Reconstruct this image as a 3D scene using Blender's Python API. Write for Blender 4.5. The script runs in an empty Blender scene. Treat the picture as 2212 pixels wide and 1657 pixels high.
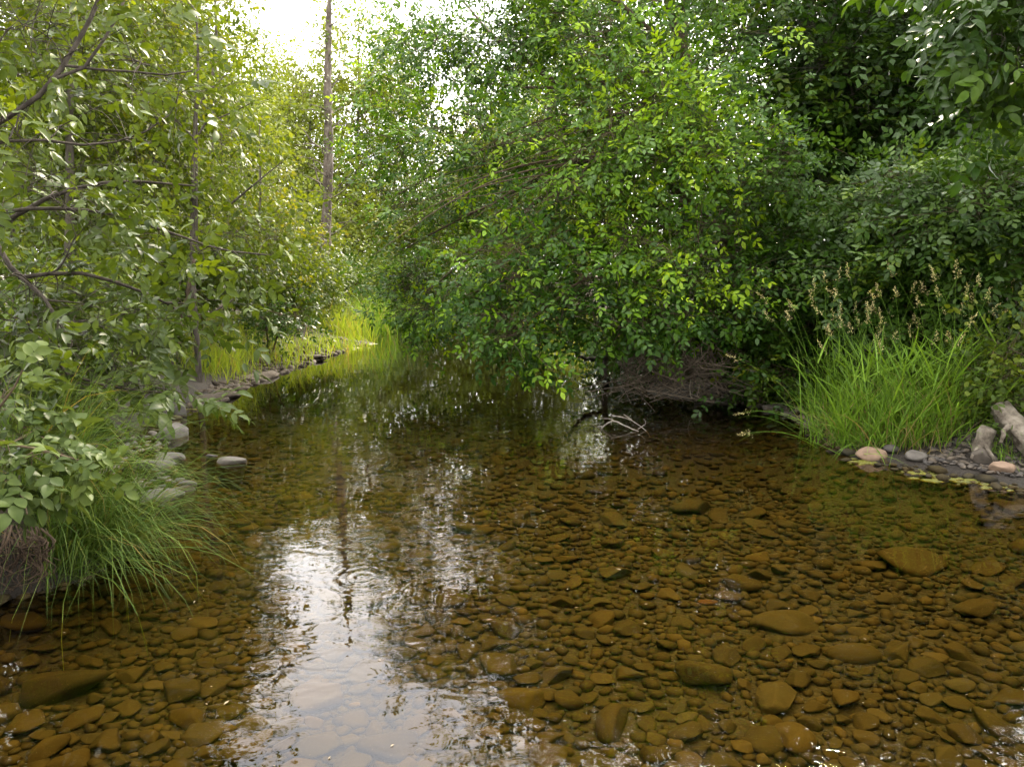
import bpy, math, random
import numpy as np
from mathutils import Matrix, Vector

S = bpy.context.scene
COL = S.collection
RNG = np.random.default_rng(7)
# ------------------------------------------------------------------ camera
F, CX, CY = 1597.0, 1106.0, 828.5            # photo measured at 2212 x 1657
PITCH = math.radians(8.5)
CAMZ = 1.6
cam = bpy.data.objects.new('camera', bpy.data.cameras.new('camera'))
COL.objects.link(cam)
cam.data.sensor_width = 36.0
cam.data.lens = 36.0 * F / 2212.0
cam.data.clip_start = 0.05
cam.data.clip_end = 2000
cam.location = (0, 0, CAMZ)
cam.rotation_euler = (math.radians(90) - PITCH, 0, 0)
S.camera = cam
# ------------------------------------------------------------------ light
SUN_EL, SUN_AZ = math.radians(38), math.radians(24)      # azimuth clockwise from +Y (to the right)
w = bpy.data.worlds.new('World'); S.world = w; w.use_nodes = True
nt = w.node_tree; nt.nodes.clear()
def wn(t, **k):
    n = nt.nodes.new(t)
    for a, b in k.items(): setattr(n, a, b)
    return n
sky = wn('ShaderNodeTexSky', sky_type='NISHITA', sun_disc=False, sun_elevation=SUN_EL, sun_rotation=SUN_AZ)
sky.air_density = 1.0; sky.dust_density = 4.0; sky.ozone_density = 1.0
hs = wn('ShaderNodeHueSaturation'); hs.inputs['Saturation'].default_value = 0.30
nt.links.new(sky.outputs[0], hs.inputs['Color'])
tc = wn('ShaderNodeTexCoord'); mp = wn('ShaderNodeMapping'); mp.inputs['Scale'].default_value = (2.2, 2.2, 5.0)
nz = wn('ShaderNodeTexNoise'); nz.inputs['Scale'].default_value = 1.6; nz.inputs['Detail'].default_value = 6
nt.links.new(tc.outputs['Generated'], mp.inputs[0]); nt.links.new(mp.outputs[0], nz.inputs['Vector'])
rp = wn('ShaderNodeValToRGB')
rp.color_ramp.elements[0].position = 0.35; rp.color_ramp.elements[0].color = (3.9, 3.9, 4.1, 1)
rp.color_ramp.elements[1].position = 0.65; rp.color_ramp.elements[1].color = (6.6, 6.15, 5.7, 1)
nt.links.new(nz.outputs[0], rp.inputs[0])
mu = wn('ShaderNodeMix', data_type='RGBA', blend_type='MIX'); mu.inputs[0].default_value = 0.8   # thin overcast over the clear sky
nt.links.new(hs.outputs[0], mu.inputs[6]); nt.links.new(rp.outputs[0], mu.inputs[7])
bg = wn('ShaderNodeBackground'); bg.inputs['Strength'].default_value = 0.15
nt.links.new(mu.outputs[2], bg.inputs['Color'])
wo = wn('ShaderNodeOutputWorld'); nt.links.new(bg.outputs[0], wo.inputs[0])
sd = bpy.data.lights.new('sun', 'SUN'); sd.energy = 1.5; sd.angle = math.radians(10); sd.color = (1.0, 0.86, 0.66)
sun = bpy.data.objects.new('sun', sd); COL.objects.link(sun)
SUNV = Vector((math.sin(SUN_AZ) * math.cos(SUN_EL), math.cos(SUN_AZ) * math.cos(SUN_EL), math.sin(SUN_EL)))
sun.rotation_euler = SUNV.to_track_quat('Z', 'Y').to_euler()
S.view_settings.view_transform = 'Standard'; S.view_settings.look = 'None'
S.view_settings.gamma = 1.0; S.view_settings.use_curve_mapping = False
S.view_settings.exposure = 3.3
cy = S.cycles
cy.max_bounces = 7; cy.diffuse_bounces = 4; cy.glossy_bounces = 3; cy.transmission_bounces = 5; cy.transparent_max_bounces = 8
cy.caustics_reflective = False; cy.caustics_refractive = False
cy.use_denoising = True
try: cy.denoiser = 'OPENIMAGEDENOISE'; cy.denoising_prefilter = 'ACCURATE'
except Exception: pass

# ------------------------------------------------------------------ pixel -> place
def ray(u, v):
    dx, dy = (u - CX) / F, (CY - v) / F
    return np.array([dx, math.cos(PITCH) + dy * math.sin(PITCH), -math.sin(PITCH) + dy * math.cos(PITCH)])
def P(u, v, z=0.0):
    r = ray(u, v); t = (z - CAMZ) / r[2]
    return np.array([0, 0, CAMZ]) + r * t
def Q(u, v, y):
    r = ray(u, v); return np.array([0, 0, CAMZ]) + r * (y / r[1])
def proj(p):
    p = np.asarray(p, float); d = p - np.array([0, 0, CAMZ])
    c, s = math.cos(PITCH), math.sin(PITCH)
    z = d[..., 1] * c - d[..., 2] * s; yy = d[..., 1] * s + d[..., 2] * c
    z = np.where(np.abs(z) < 1e-4, 1e-4, z)
    return CX + F * d[..., 0] / z, CY - F * yy / z, z

# ------------------------------------------------------------------ materials
def mat(name):
    m = bpy.data.materials.new(name); m.use_nodes = True; m.node_tree.nodes.clear(); return m
class N:
    def __init__(s, m): s.t = m.node_tree
    def n(s, t, ins=None, **k):
        x = s.t.nodes.new(t)
        for a, b in k.items(): setattr(x, a, b)
        for a, b in (ins or {}).items():
            if isinstance(b, bpy.types.NodeSocket): s.t.links.new(b, x.inputs[a])
            else: x.inputs[a].default_value = b
        return x
    def math(s, op, a, b=0.0, c=None):
        d = {0: a, 1: b}
        if c is not None: d[2] = c
        return s.n('ShaderNodeMath', d, operation=op).outputs[0]
    def noise(s, vec, scale, detail=4, rough=0.55, dist=0.0):
        return s.n('ShaderNodeTexNoise', {'Vector': vec, 'Scale': scale, 'Detail': detail, 'Roughness': rough, 'Distortion': dist}).outputs[0]
    def ramp(s, f, stops):
        r = s.n('ShaderNodeValToRGB', {0: f}); e = r.color_ramp.elements
        while len(e) < len(stops): e.new(0.5)
        for i, (p, c) in enumerate(stops):
            e[i].position = p; e[i].color = (*c, 1)
        return r.outputs[0]
    def mix(s, f, a, b, mode='MIX'):
        return s.n('ShaderNodeMix', {0: f, 6: a, 7: b}, data_type='RGBA', blend_type=mode).outputs[2]
    def out(s, sh): s.n('ShaderNodeOutputMaterial', {0: sh})

def leaf_mat(name, stops, under, trans=0.4, rough=0.5, spec=0.22, jit=0.18):
    """stops: colour ramp from old (0) to young (1) leaves; under: colour factor of the underside"""
    m = mat(name); k = N(m)
    a = k.n('ShaderNodeAttribute', attribute_name='tint').outputs['Fac']
    oi = k.n('ShaderNodeObjectInfo').outputs['Random']
    f = k.math('ADD', a, k.math('MULTIPLY', k.math('SUBTRACT', oi, 0.5), jit))
    c = k.ramp(f, stops)
    g = k.n('ShaderNodeNewGeometry')
    tcx = k.n('ShaderNodeTexCoord').outputs['Object']
    bl = k.noise(g.outputs['Position'], 22.0, 2)
    c = k.mix(1.0, c, k.ramp(bl, [(0.3, (0.78, 0.80, 0.74)), (0.7, (1.18, 1.12, 1.0))]), 'MULTIPLY')
    cu = k.mix(1.0, c, (*under, 1), 'MULTIPLY')
    cc = k.mix(g.outputs['Backfacing'], c, cu)
    pr = k.n('ShaderNodeBsdfPrincipled', {'Base Color': cc, 'Roughness': rough, 'Specular IOR Level': spec})
    tcol = k.mix(1.0, c, (1.25, 1.15, 0.45, 1), 'MULTIPLY')
    tr = k.n('ShaderNodeBsdfTranslucent', {'Color': tcol})
    k.out(k.n('ShaderNodeMixShader', {0: trans, 1: pr.outputs[0], 2: tr.outputs[0]}).outputs[0])
    return m
def bark_mat(name, dark, light, scale=14.0, zs=0.25, rough=0.9, bump=0.02, lichen=None):
    m = mat(name); k = N(m)
    po = k.n('ShaderNodeNewGeometry').outputs['Position']
    v = k.n('ShaderNodeMapping', {0: po, 3: (1, 1, zs)}).outputs[0]
    f = k.noise(v, scale, 6, 0.65)
    c = k.ramp(f, [(0.32, dark), (0.68, light)])
    if lichen:
        c = k.mix(k.ramp(k.noise(po, 9.0, 5, 0.7), [(0.55, (0, 0, 0)), (0.66, (1, 1, 1))]), c, (*lichen, 1))
    b = k.n('ShaderNodeBump', {'Strength': 0.8, 'Distance': bump, 'Height': f}).outputs[0]
    k.out(k.n('ShaderNodeBsdfPrincipled', {'Base Color': c, 'Roughness': rough, 'Specular IOR Level': 0.2, 'Normal': b}).outputs[0])
    return m
def stone_mat(name, cols, scale=9.0, rough=0.8, bump=0.006, silt=None, per_obj=True):
    m = mat(name); k = N(m)
    g = k.n('ShaderNodeNewGeometry'); po = g.outputs['Position']
    a = k.n('ShaderNodeAttribute', attribute_name='tint').outputs['Fac']
    oi = k.n('ShaderNodeObjectInfo').outputs['Random']
    f = k.math('ADD', a, oi) if per_obj else a
    f = k.math('FRACT', f)
    n1 = k.noise(po, scale, 6, 0.65)
    st = [(i / max(1, len(cols) - 1), c) for i, c in enumerate(cols)]
    c = k.ramp(f, st)
    c = k.mix(1.0, c, k.ramp(n1, [(0.3, (0.62, 0.6, 0.56)), (0.72, (1.3, 1.27, 1.2))]), 'MULTIPLY')
    sp = k.noise(po, 120.0, 2)
    c = k.mix(k.ramp(sp, [(0.64, (0, 0, 0)), (0.72, (1, 1, 1))]), c, (0.08, 0.062, 0.03, 1)) if silt else c
    if silt:
        nz_ = k.n('ShaderNodeSeparateXYZ', {0: g.outputs['Normal']}).outputs[2]
        fs = k.math('MULTIPLY', k.ramp(nz_, [(0.35, (0, 0, 0)), (0.95, (1, 1, 1))]), k.ramp(k.noise(po, 5.0, 4), [(0.3, (0.15,)*3), (0.65, (0.85,)*3)]))
        c = k.mix(fs, c, (*silt, 1))
    h = k.math('ADD', n1, k.math('MULTIPLY', k.noise(po, 70.0, 3), 0.25))
    b = k.n('ShaderNodeBump', {'Strength': 0.7, 'Distance': bump, 'Height': h}).outputs[0]
    k.out(k.n('ShaderNodeBsdfPrincipled', {'Base Color': c, 'Roughness': rough, 'Specular IOR Level': 0.25, 'Normal': b}).outputs[0])
    return m
def grass_mat(name, stops, trans=0.35):
    m = mat(name); k = N(m)
    a = k.n('ShaderNodeAttribute', attribute_name='tint').outputs['Fac']
    c = k.ramp(a, stops)
    pr = k.n('ShaderNodeBsdfPrincipled', {'Base Color': c, 'Roughness': 0.5, 'Specular IOR Level': 0.15})
    tr = k.n('ShaderNodeBsdfTranslucent', {'Color': k.mix(1.0, c, (1.2, 1.15, 0.5, 1), 'MULTIPLY')})
    k.out(k.n('ShaderNodeMixShader', {0: trans, 1: pr.outputs[0], 2: tr.outputs[0]}).outputs[0])
    return m

M = {}
M['leaf_dusty'] = leaf_mat('leaf_dusty', [(0.0, (0.0286, 0.0505, 0.0062)), (0.5, (0.0520, 0.0823, 0.0101)), (0.85, (0.0780, 0.1165, 0.0101)), (1.0, (0.1141, 0.1594, 0.0101))], (1.35, 1.30, 1.6), 0.36, 0.42, 0.24)
M['leaf_corner'] = leaf_mat('leaf_corner', [(0.0, (0.0246, 0.0470, 0.0109)), (0.6, (0.0533, 0.0822, 0.0227)), (1.0, (0.0820, 0.1175, 0.0276))], (1.2, 1.2, 1.1), 0.32, 0.42, 0.14)
M['leaf_sapling'] = leaf_mat('leaf_sapling', [(0.0, (0.0399, 0.0662, 0.0060)), (0.5, (0.0746, 0.1140, 0.0083)), (0.85, (0.1207, 0.1628, 0.0096)), (1.0, (0.1546, 0.1628, 0.0138))], (1.25, 1.2, 1.3), 0.42)
M['leaf_far'] = leaf_mat('leaf_far', [(0.0, (0.0536, 0.0819, 0.0069)), (0.5, (0.0983, 0.1362, 0.0102)), (1.0, (0.1581, 0.1945, 0.0161))], (1.2, 1.15, 1.2), 0.42)
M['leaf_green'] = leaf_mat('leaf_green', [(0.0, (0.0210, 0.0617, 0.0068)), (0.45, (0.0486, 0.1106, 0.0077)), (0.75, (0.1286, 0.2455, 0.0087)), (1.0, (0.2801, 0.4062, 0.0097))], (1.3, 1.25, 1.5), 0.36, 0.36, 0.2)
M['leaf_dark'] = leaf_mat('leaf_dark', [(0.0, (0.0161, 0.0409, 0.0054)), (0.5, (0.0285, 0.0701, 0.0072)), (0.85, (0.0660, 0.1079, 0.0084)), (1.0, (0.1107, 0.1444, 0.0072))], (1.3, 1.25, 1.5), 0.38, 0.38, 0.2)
M['leaf_blue'] = leaf_mat('leaf_blue', [(0.0, (0.0185, 0.0498, 0.0065)), (0.5, (0.0359, 0.0793, 0.0094)), (0.85, (0.0600, 0.1178, 0.0094)), (1.0, (0.1023, 0.1647, 0.0086))], (1.3, 1.25, 1.5), 0.34, 0.38, 0.22)
M['leaf_bush'] = leaf_mat('leaf_bush', [(0.0, (0.0295, 0.0584, 0.0090)), (0.5, (0.0599, 0.1000, 0.0108)), (1.0, (0.1189, 0.1584, 0.0120))], (1.25, 1.2, 1.3), 0.4)
M['bark_dark'] = bark_mat('bark_dark', (0.0210, 0.0168, 0.0132), (0.0720, 0.0600, 0.0480), 20)
M['bark_grey'] = bark_mat('bark_grey', (0.0360, 0.0300, 0.0240), (0.1200, 0.1050, 0.0840), 16)
M['bark_brown'] = bark_mat('bark_brown', (0.0360, 0.0252, 0.0162), (0.1020, 0.0750, 0.0480), 18)
M['bark_snag'] = bark_mat('bark_snag', (0.0360, 0.0268, 0.0205), (0.1544, 0.1286, 0.1029), 9, 0.35, bump=0.05, lichen=(0.1852, 0.1749, 0.1389))
M['dead_wood'] = bark_mat('dead_wood', (0.1050, 0.0863, 0.0675), (0.3150, 0.2775, 0.2250), 22, 0.6)
M['log_wood'] = bark_mat('log_wood', (0.0525, 0.0394, 0.0289), (0.2520, 0.2205, 0.1785), 12, 1.0, bump=0.03)
M['vine_dead'] = bark_mat('vine_dead', (0.045, 0.034, 0.025), (0.17, 0.135, 0.10), 12, 1.0)
M['root'] = bark_mat('root', (0.0300, 0.0192, 0.0132), (0.1020, 0.0720, 0.0480), 16, 1.0)
M['stone_bed'] = stone_mat('stone_bed', [(0.0736, 0.0520, 0.0206), (0.0380, 0.0357, 0.0238), (0.0110, 0.0082, 0.0031), (0.0268, 0.0192, 0.0057), (0.0172, 0.0140, 0.0063), (0.0440, 0.0296, 0.0080), (0.0141, 0.0133, 0.0068), (0.0252, 0.0171, 0.0047)], 7.0, silt=(0.0347, 0.0251, 0.0068))
M['stone_rust'] = stone_mat('stone_rust', [(0.0825, 0.0360, 0.0120), (0.0750, 0.0315, 0.0120)], 9)
M['stone_gold'] = stone_mat('stone_gold', [(0.0525, 0.0378, 0.0098), (0.0420, 0.0322, 0.0098)], 9)
M['stone_grey'] = stone_mat('stone_grey', [(0.1050, 0.0971, 0.0892), (0.0735, 0.0693, 0.0656), (0.1312, 0.1181, 0.1050), (0.0892, 0.0840, 0.0814)], 12)
M['stone_pink'] = stone_mat('stone_pink', [(0.2400, 0.1650, 0.1200), (0.2100, 0.1500, 0.1125)], 10)
M['stone_slate'] = stone_mat('stone_slate', [(0.0560, 0.0518, 0.0514), (0.0840, 0.0751, 0.0690), (0.1120, 0.0932, 0.0762), (0.0672, 0.0559, 0.0452)], 14)
M['stone_ledge'] = stone_mat('stone_ledge', [(0.0720, 0.0564, 0.0420), (0.0540, 0.0444, 0.0348)], 10, bump=0.02)
M['grass_right'] = grass_mat('grass_right', [(0.0, (0.2172, 0.1739, 0.0679)), (0.12, (0.0725, 0.1226, 0.0190)), (0.5, (0.1017, 0.1950, 0.0200)), (1.0, (0.1739, 0.2895, 0.0281))])
M['grass_left'] = grass_mat('grass_left', [(0.0, (0.2340, 0.1716, 0.0480)), (0.12, (0.0450, 0.0858, 0.0158)), (0.6, (0.0765, 0.1326, 0.0240)), (1.0, (0.1440, 0.1872, 0.0300))])
M['grass_lime'] = grass_mat('grass_lime', [(0.0, (0.2519, 0.1924, 0.0669)), (0.15, (0.1255, 0.1851, 0.0227)), (0.6, (0.1924, 0.2736, 0.0257)), (1.0, (0.2818, 0.3261, 0.0371))], 0.45)
M['seed'] = grass_mat('seed', [(0.0, (0.4104, 0.3456, 0.1620)), (1.0, (0.6480, 0.5832, 0.2808))], 0.25)
M['straw'] = grass_mat('straw', [(0.0, (0.1820, 0.1260, 0.0700)), (1.0, (0.3080, 0.2520, 0.1540))], 0.2)
def algae():
    m = mat('algae'); k = N(m)
    po = k.n('ShaderNodeNewGeometry').outputs['Position']
    f = k.noise(po, 18, 6, 0.7)
    c = k.ramp(f, [(0.3, (0.045, 0.052, 0.004)), (0.55, (0.13, 0.13, 0.008)), (0.75, (0.21, 0.19, 0.02))])
    b = k.n('ShaderNodeBump', {'Strength': 1.0, 'Distance': 0.02, 'Height': k.noise(po, 45, 5, 0.7)}).outputs[0]
    k.out(k.n('ShaderNodeBsdfPrincipled', {'Base Color': c, 'Roughness': 0.4, 'Normal': b}).outputs[0]); return m
M['algae'] = algae()
def ground_mat():
    m = mat('ground'); k = N(m)
    g = k.n('ShaderNodeNewGeometry'); po = g.outputs['Position']
    f = k.noise(po, 5.0, 8, 0.7)
    c = k.ramp(f, [(0.28, (0.018, 0.012, 0.007)), (0.5, (0.045, 0.032, 0.020)), (0.72, (0.09, 0.068, 0.045))])
    moss = k.ramp(k.noise(po, 0.9, 5, 0.6), [(0.48, (0, 0, 0)), (0.62, (0.8,)*3)])
    c = k.mix(moss, c, (0.034, 0.045, 0.010, 1))
    nz_ = k.n('ShaderNodeSeparateXYZ', {0: g.outputs['Normal']}).outputs[2]
    c = k.mix(k.ramp(nz_, [(0.45, (1, 1, 1)), (0.8, (0, 0, 0))]), c, (0.016, 0.011, 0.007, 1))   # darker where the bank is steep
    zz = k.math('ADD', k.n('ShaderNodeSeparateXYZ', {0: po}).outputs[2], k.math('MULTIPLY', k.noise(po, 4.0, 4), 0.3))
    c = k.mix(k.n('ShaderNodeMapRange', {0: zz, 1: 0.35, 2: 0.65, 3: 0.75, 4: 0.0}).outputs[0], c, (0.014, 0.010, 0.0065, 1))   # wet mud
    h = k.math('ADD', f, k.math('MULTIPLY', k.noise(po, 38, 4, 0.7), 0.5))
    b = k.n('ShaderNodeBump', {'Strength': 1.0, 'Distance': 0.06, 'Height': h}).outputs[0]
    k.out(k.n('ShaderNodeBsdfPrincipled', {'Base Color': c, 'Roughness': 0.85, 'Normal': b}).outputs[0]); return m
M['ground'] = ground_mat()
def bed_mat():
    m = mat('stream_bed'); k = N(m)
    po = k.n('ShaderNodeNewGeometry').outputs['Position']
    yy = k.n('ShaderNodeSeparateXYZ', {0: po}).outputs[1]
    vo = k.n('ShaderNodeTexVoronoi', {'Vector': po, 'Scale': 42.0, 'Randomness': 1.0})
    c = k.ramp(k.noise(po, 3.0, 6, 0.65), [(0.3, (0.008, 0.006, 0.003)), (0.7, (0.022, 0.017, 0.007))])
    c = k.mix(k.n('ShaderNodeMapRange', {0: k.math('ADD', yy, k.math('MULTIPLY', k.noise(po, 0.8, 4), 4.0)), 1: 8.5, 2: 12.0}).outputs[0], c, (0.010, 0.010, 0.005, 1))   # bed darkened upstream in place of light lost in deep water
    c = k.mix(0.45, c, k.mix(1.0, c, k.ramp(k.n('ShaderNodeSeparateColor', {0: vo.outputs['Color']}).outputs[0], [(0.0, (0.4, 0.4, 0.4)), (0.8, (1.3, 1.2, 1.1)), (1.0, (2.4, 2.1, 1.6))]), 'MULTIPLY'))
    h = k.math('ADD', k.math('MULTIPLY', vo.outputs['Distance'], -1.0), k.math('MULTIPLY', k.noise(po, 60, 3), 0.3))
    b = k.n('ShaderNodeBump', {'Strength': 0.9, 'Distance': 0.012, 'Height': h}).outputs[0]
    k.out(k.n('ShaderNodeBsdfPrincipled', {'Base Color': c, 'Roughness': 0.9, 'Normal': b}).outputs[0]); return m
M['bed'] = bed_mat()
RING = P(782, 1246)
def water_mat():
    m = mat('water'); k = N(m)
    po = k.n('ShaderNodeNewGeometry').outputs['Position']
    v1 = k.n('ShaderNodeMapping', {0: po, 3: (0.75, 1.25, 1)}).outputs[0]
    n1 = k.noise(v1, 2.0, 0, 0.5, 0.5)
    n2 = k.noise(v1, 9.0, 1, 0.4, 1.0)
    yw = k.n('ShaderNodeSeparateXYZ', {0: po}).outputs[1]
    calm = k.n('ShaderNodeMapRange', {0: yw, 1: 4.5, 2: 9.5, 3: 1.0, 4: 0.22}).outputs[0]      # quiet pool upstream of the shallows
    msk = k.ramp(k.noise(po, 0.9, 2, 0.5), [(0.36, (0.12,)*3), (0.60, (1.0,)*3)])
    h = k.math('MULTIPLY', k.math('MULTIPLY', n1, 1.3), calm)
    h = k.math('ADD', h, k.math('MULTIPLY', k.math('MULTIPLY', k.math('MULTIPLY', n2, 0.46), msk), calm))
    d = k.n('ShaderNodeVectorMath', {0: po, 1: tuple(RING)}, operation='DISTANCE').outputs['Value']
    wv = k.math('SINE', k.math('MULTIPLY', d, 95.0))
    en = k.math('MULTIPLY', k.math('SUBTRACT', 1.0, k.n('ShaderNodeMapRange', {0: d, 1: 0.10, 2: 0.30}).outputs[0]), 0.055)
    h = k.math('ADD', h, k.math('MULTIPLY', wv, en))
    b = k.n('ShaderNodeBump', {'Strength': 1.0, 'Distance': 0.0036, 'Height': h}).outputs[0]
    fr = k.n('ShaderNodeFresnel', {'IOR': 1.33, 'Normal': b}).outputs[0]
    gl = k.n('ShaderNodeBsdfGlossy', {'Color': (1, 1, 1, 1), 'Roughness': 0.0, 'Normal': b})
    dp = k.n('ShaderNodeMapRange', {0: k.math('ADD', yw, k.math('MULTIPLY', k.noise(po, 0.7, 3), 3.0)), 1: 7.2, 2: 12.5}).outputs[0]
    tr = k.n('ShaderNodeBsdfTransparent', {'Color': k.mix(dp, (0.96, 0.80, 0.38, 1), (0.34, 0.29, 0.12, 1))})   # tea-brown water, darker where the pool deepens
    k.out(k.n('ShaderNodeMixShader', {0: fr, 1: tr.outputs[0], 2: gl.outputs[0]}).outputs[0]); return m
M['water'] = water_mat()

# ------------------------------------------------------------------ mesh helpers
def mk_mesh(name, V, faces, tint=None, smooth=True, material=None):
    V = np.asarray(V, np.float32); me = bpy.data.meshes.new(name)
    me.vertices.add(len(V)); me.vertices.foreach_set('co', V.ravel())
    faces = [np.asarray(f, np.int32) for f in faces if len(f)]
    loops = np.concatenate([f.ravel() for f in faces]); tot = np.concatenate([np.full(len(f), f.shape[1], np.int32) for f in faces])
    st = np.concatenate([[0], np.cumsum(tot)[:-1]]).astype(np.int32)
    me.loops.add(len(loops)); me.loops.foreach_set('vertex_index', loops)
    me.polygons.add(len(tot)); me.polygons.foreach_set('loop_start', st)
    me.polygons.foreach_set('use_smooth', np.full(len(tot), smooth))
    me.update(calc_edges=True)
    if tint is not None:
        a = me.attributes.new('tint', 'FLOAT', 'POINT'); a.data.foreach_set('value', np.asarray(tint, np.float32))
    if material: me.materials.append(material)
    return me
class MB:
    def __init__(s): s.V = []; s.T = []; s.F = {3: [], 4: []}; s.n = 0
    def add(s, V, faces, tint=0.5):
        V = np.asarray(V, float).reshape(-1, 3); s.V.append(V)
        s.T.append(np.broadcast_to(np.asarray(tint, float), (len(V),)).copy() if np.ndim(tint) == 0 else np.asarray(tint, float))
        for f in faces:
            f = np.asarray(f, np.int64)
            if len(f): s.F[f.shape[1]].append(f + s.n)
        s.n += len(V)
    def inst(s, tv, tf, Rm, T, tint):
        """template verts, faces, rotations (n,3,3), translations (n,3), tint (n)"""
        n = len(T)
        if n == 0: return
        V = np.einsum('nij,vj->nvi', Rm, tv) + T[:, None, :]
        k = len(tv); off = (np.arange(n) * k)[:, None, None]
        s.add(V.reshape(-1, 3), [(np.asarray(f)[None] + off).reshape(-1, np.asarray(f).shape[1]) for f in tf if len(f)], np.repeat(tint, k))
    def tubes(s, Pn, R, ns=5, tint=0.5, cap=False, prof=None):
        Pn = np.asarray(Pn, float); R = np.asarray(R, float)
        n, k, _ = Pn.shape
        if n == 0: return
        t = np.gradient(Pn, axis=1); t /= np.linalg.norm(t, axis=2, keepdims=True) + 1e-9
        mean = Pn[:, -1] - Pn[:, 0]; mean /= np.linalg.norm(mean, axis=1, keepdims=True) + 1e-9
        ref = np.where(np.abs(mean[:, 2:3]) < 0.8, np.array([[0, 0, 1.0]]), np.array([[0.0, 1.0, 0]]))[:, None, :]
        a = np.cross(t, np.broadcast_to(ref, t.shape)); a /= np.linalg.norm(a, axis=2, keepdims=True) + 1e-9
        b = np.cross(t, a); an = np.arange(ns) * 2 * math.pi / ns
        pf = np.ones(ns) if prof is None else prof
        V = Pn[:, :, None, :] + R[:, :, None, None] * pf[None, None, :, None] * (np.cos(an)[None, None, :, None] * a[:, :, None, :] + np.sin(an)[None, None, :, None] * b[:, :, None, :])
        base = (np.arange(n) * k * ns)[:, None, None] + (np.arange(k - 1) * ns)[None, :, None]
        i = np.arange(ns)[None, None, :]; j = (np.arange(ns) + 1)[None, None, :] % ns
        q = np.stack([base + i, base + j, base + j + ns, base + i + ns], -1).reshape(-1, 4)
        fs = [q]
        if cap:
            e = (np.arange(n) * k * ns + (k - 1) * ns)[:, None]
            fs.append(np.stack([np.stack([e[:, 0], e[:, 0] + ii, e[:, 0] + ii + 1], -1) for ii in range(1, ns - 1)], 1).reshape(-1, 3))
        s.add(V.reshape(-1, 3), fs, tint if np.ndim(tint) == 0 else np.repeat(tint, k * ns))
    def build(s, name, material, parent=None, origin=(0, 0, 0), smooth=True):
        V = np.concatenate(s.V) - np.asarray(origin, float)
        fs = [np.concatenate(s.F[k]) for k in (3, 4) if s.F[k]]
        me = mk_mesh(name, V, fs, np.concatenate(s.T), smooth, material)
        o = bpy.data.objects.new(name, me); COL.objects.link(o)
        if parent: o.parent = parent
        else: o.location = origin
        return o
def tag(o, label=None, cat=None, group=None, kind=None):
    for a, b in (('label', label), ('category', cat), ('group', group), ('kind', kind)):
        if b: o[a] = b
    return o
def empty(name, loc):
    o = bpy.data.objects.new(name, None); o.empty_display_size = 0.2; o.location = tuple(loc); COL.objects.link(o); return o
def resample(pts, n):
    pts = np.asarray(pts, float)
    # catmull-rom through points, then even spacing
    p = np.vstack([2 * pts[0] - pts[1], pts, 2 * pts[-1] - pts[-2]]); out = []
    for i in range(1, len(p) - 2):
        t = np.linspace(0, 1, 12, endpoint=False)[:, None]
        a, b, c, d = p[i - 1], p[i], p[i + 1], p[i + 2]
        out.append(0.5 * (2 * b + (c - a) * t + (2 * a - 5 * b + 4 * c - d) * t ** 2 + (3 * b - a - 3 * c + d) * t ** 3))
    out = np.vstack(out + [pts[-1:]])
    L = np.concatenate([[0], np.cumsum(np.linalg.norm(np.diff(out, axis=0), axis=1))])
    s = np.linspace(0, L[-1], n)
    return np.stack([np.interp(s, L, out[:, i]) for i in range(3)], 1)
def unit(v): return v / (np.linalg.norm(v, axis=-1, keepdims=True) + 1e-9)

# ------------------------------------------------------------------ the stream and its ground
LB = np.array([(-8, -3.4), (2, -3.2), (3.2, -2.8), (3.6, -2.42), (4.2, -2.4), (4.7, -2.95), (5.5, -3.65), (6.3, -3.9), (7.5, -3.85), (8.4, -3.9), (9, -3.85), (11.6, -4.0), (14, -3.65), (16.6, -3.45), (17.6, -4.1), (20, -4.3), (24, -4.3), (26, -4.6), (28, -7), (29.5, -30)])
RB = np.array([(-8, 5.2), (4, 4.7), (5.2, 4.0), (5.8, 3.4), (6.3, 3.0), (7.2, 3.1), (8.2, 3.45), (9, 3.1), (9.3, 2.1), (10, 1.75), (11, 2.1), (14, 2.6), (18, 2.4), (22, 1.8), (26, 0.2), (29, -2.5), (31, -5), (32.0, -32)])
def hnoise(x, y, f, seed):
    r = np.random.default_rng(seed); z = 0
    for _ in range(5):
        a, b, c = r.uniform(0, 2 * math.pi), r.uniform(0.7, 1.4), r.uniform(0, 6.28)
        z = z + np.sin((x * math.cos(a) + y * math.sin(a)) * f * b + c)
    return z / 5
def bank_d(x, y):
    xl = np.interp(y, LB[:, 0], LB[:, 1]) + 0.10 * hnoise(x, y, 4.0, 3) * np.clip((y - 5) / 2, 0, 1)
    xr = np.interp(y, RB[:, 0], RB[:, 1]) + 0.10 * hnoise(x, y, 4.0, 5)
    return np.where(y > 32, 3.0, np.maximum(xl - x, x - xr)), (xl - x) > (x - xr)
def sm(t): t = np.clip(t, 0, 1); return t * t * (3 - 2 * t)
def H(x, y):
    x = np.asarray(x, float); y = np.asarray(y, float)
    d, left = bank_d(x, y)
    dep = 0.23 + 0.05 * hnoise(x, y, 1.1, 11) + 0.02 * hnoise(x, y, 5, 12) + 0.45 * sm((y - 8.5) / 5)
    bed = -dep * sm(-d / 0.9)
    near = sm((4.9 - y) / 0.6)
    l = 0.16 * sm(d / 0.35) + 0.30 * sm((d - 0.3) / 1.5) + 0.10 * np.clip(d - 1, 0, 6) + near * 0.32 * sm(d / 0.12)
    r = 0.05 * sm(d / 0.3) + 0.35 * sm((d - 0.4) / 1.6) + 0.12 * np.clip(d - 1, 0, 7)
    hb = np.where(left, l, r) + (0.05 * hnoise(x, y, 2.5, 21) + 0.03 * hnoise(x, y, 7, 22)) * sm(d / 0.5)
    return np.where(d > 0, hb, bed)
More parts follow.
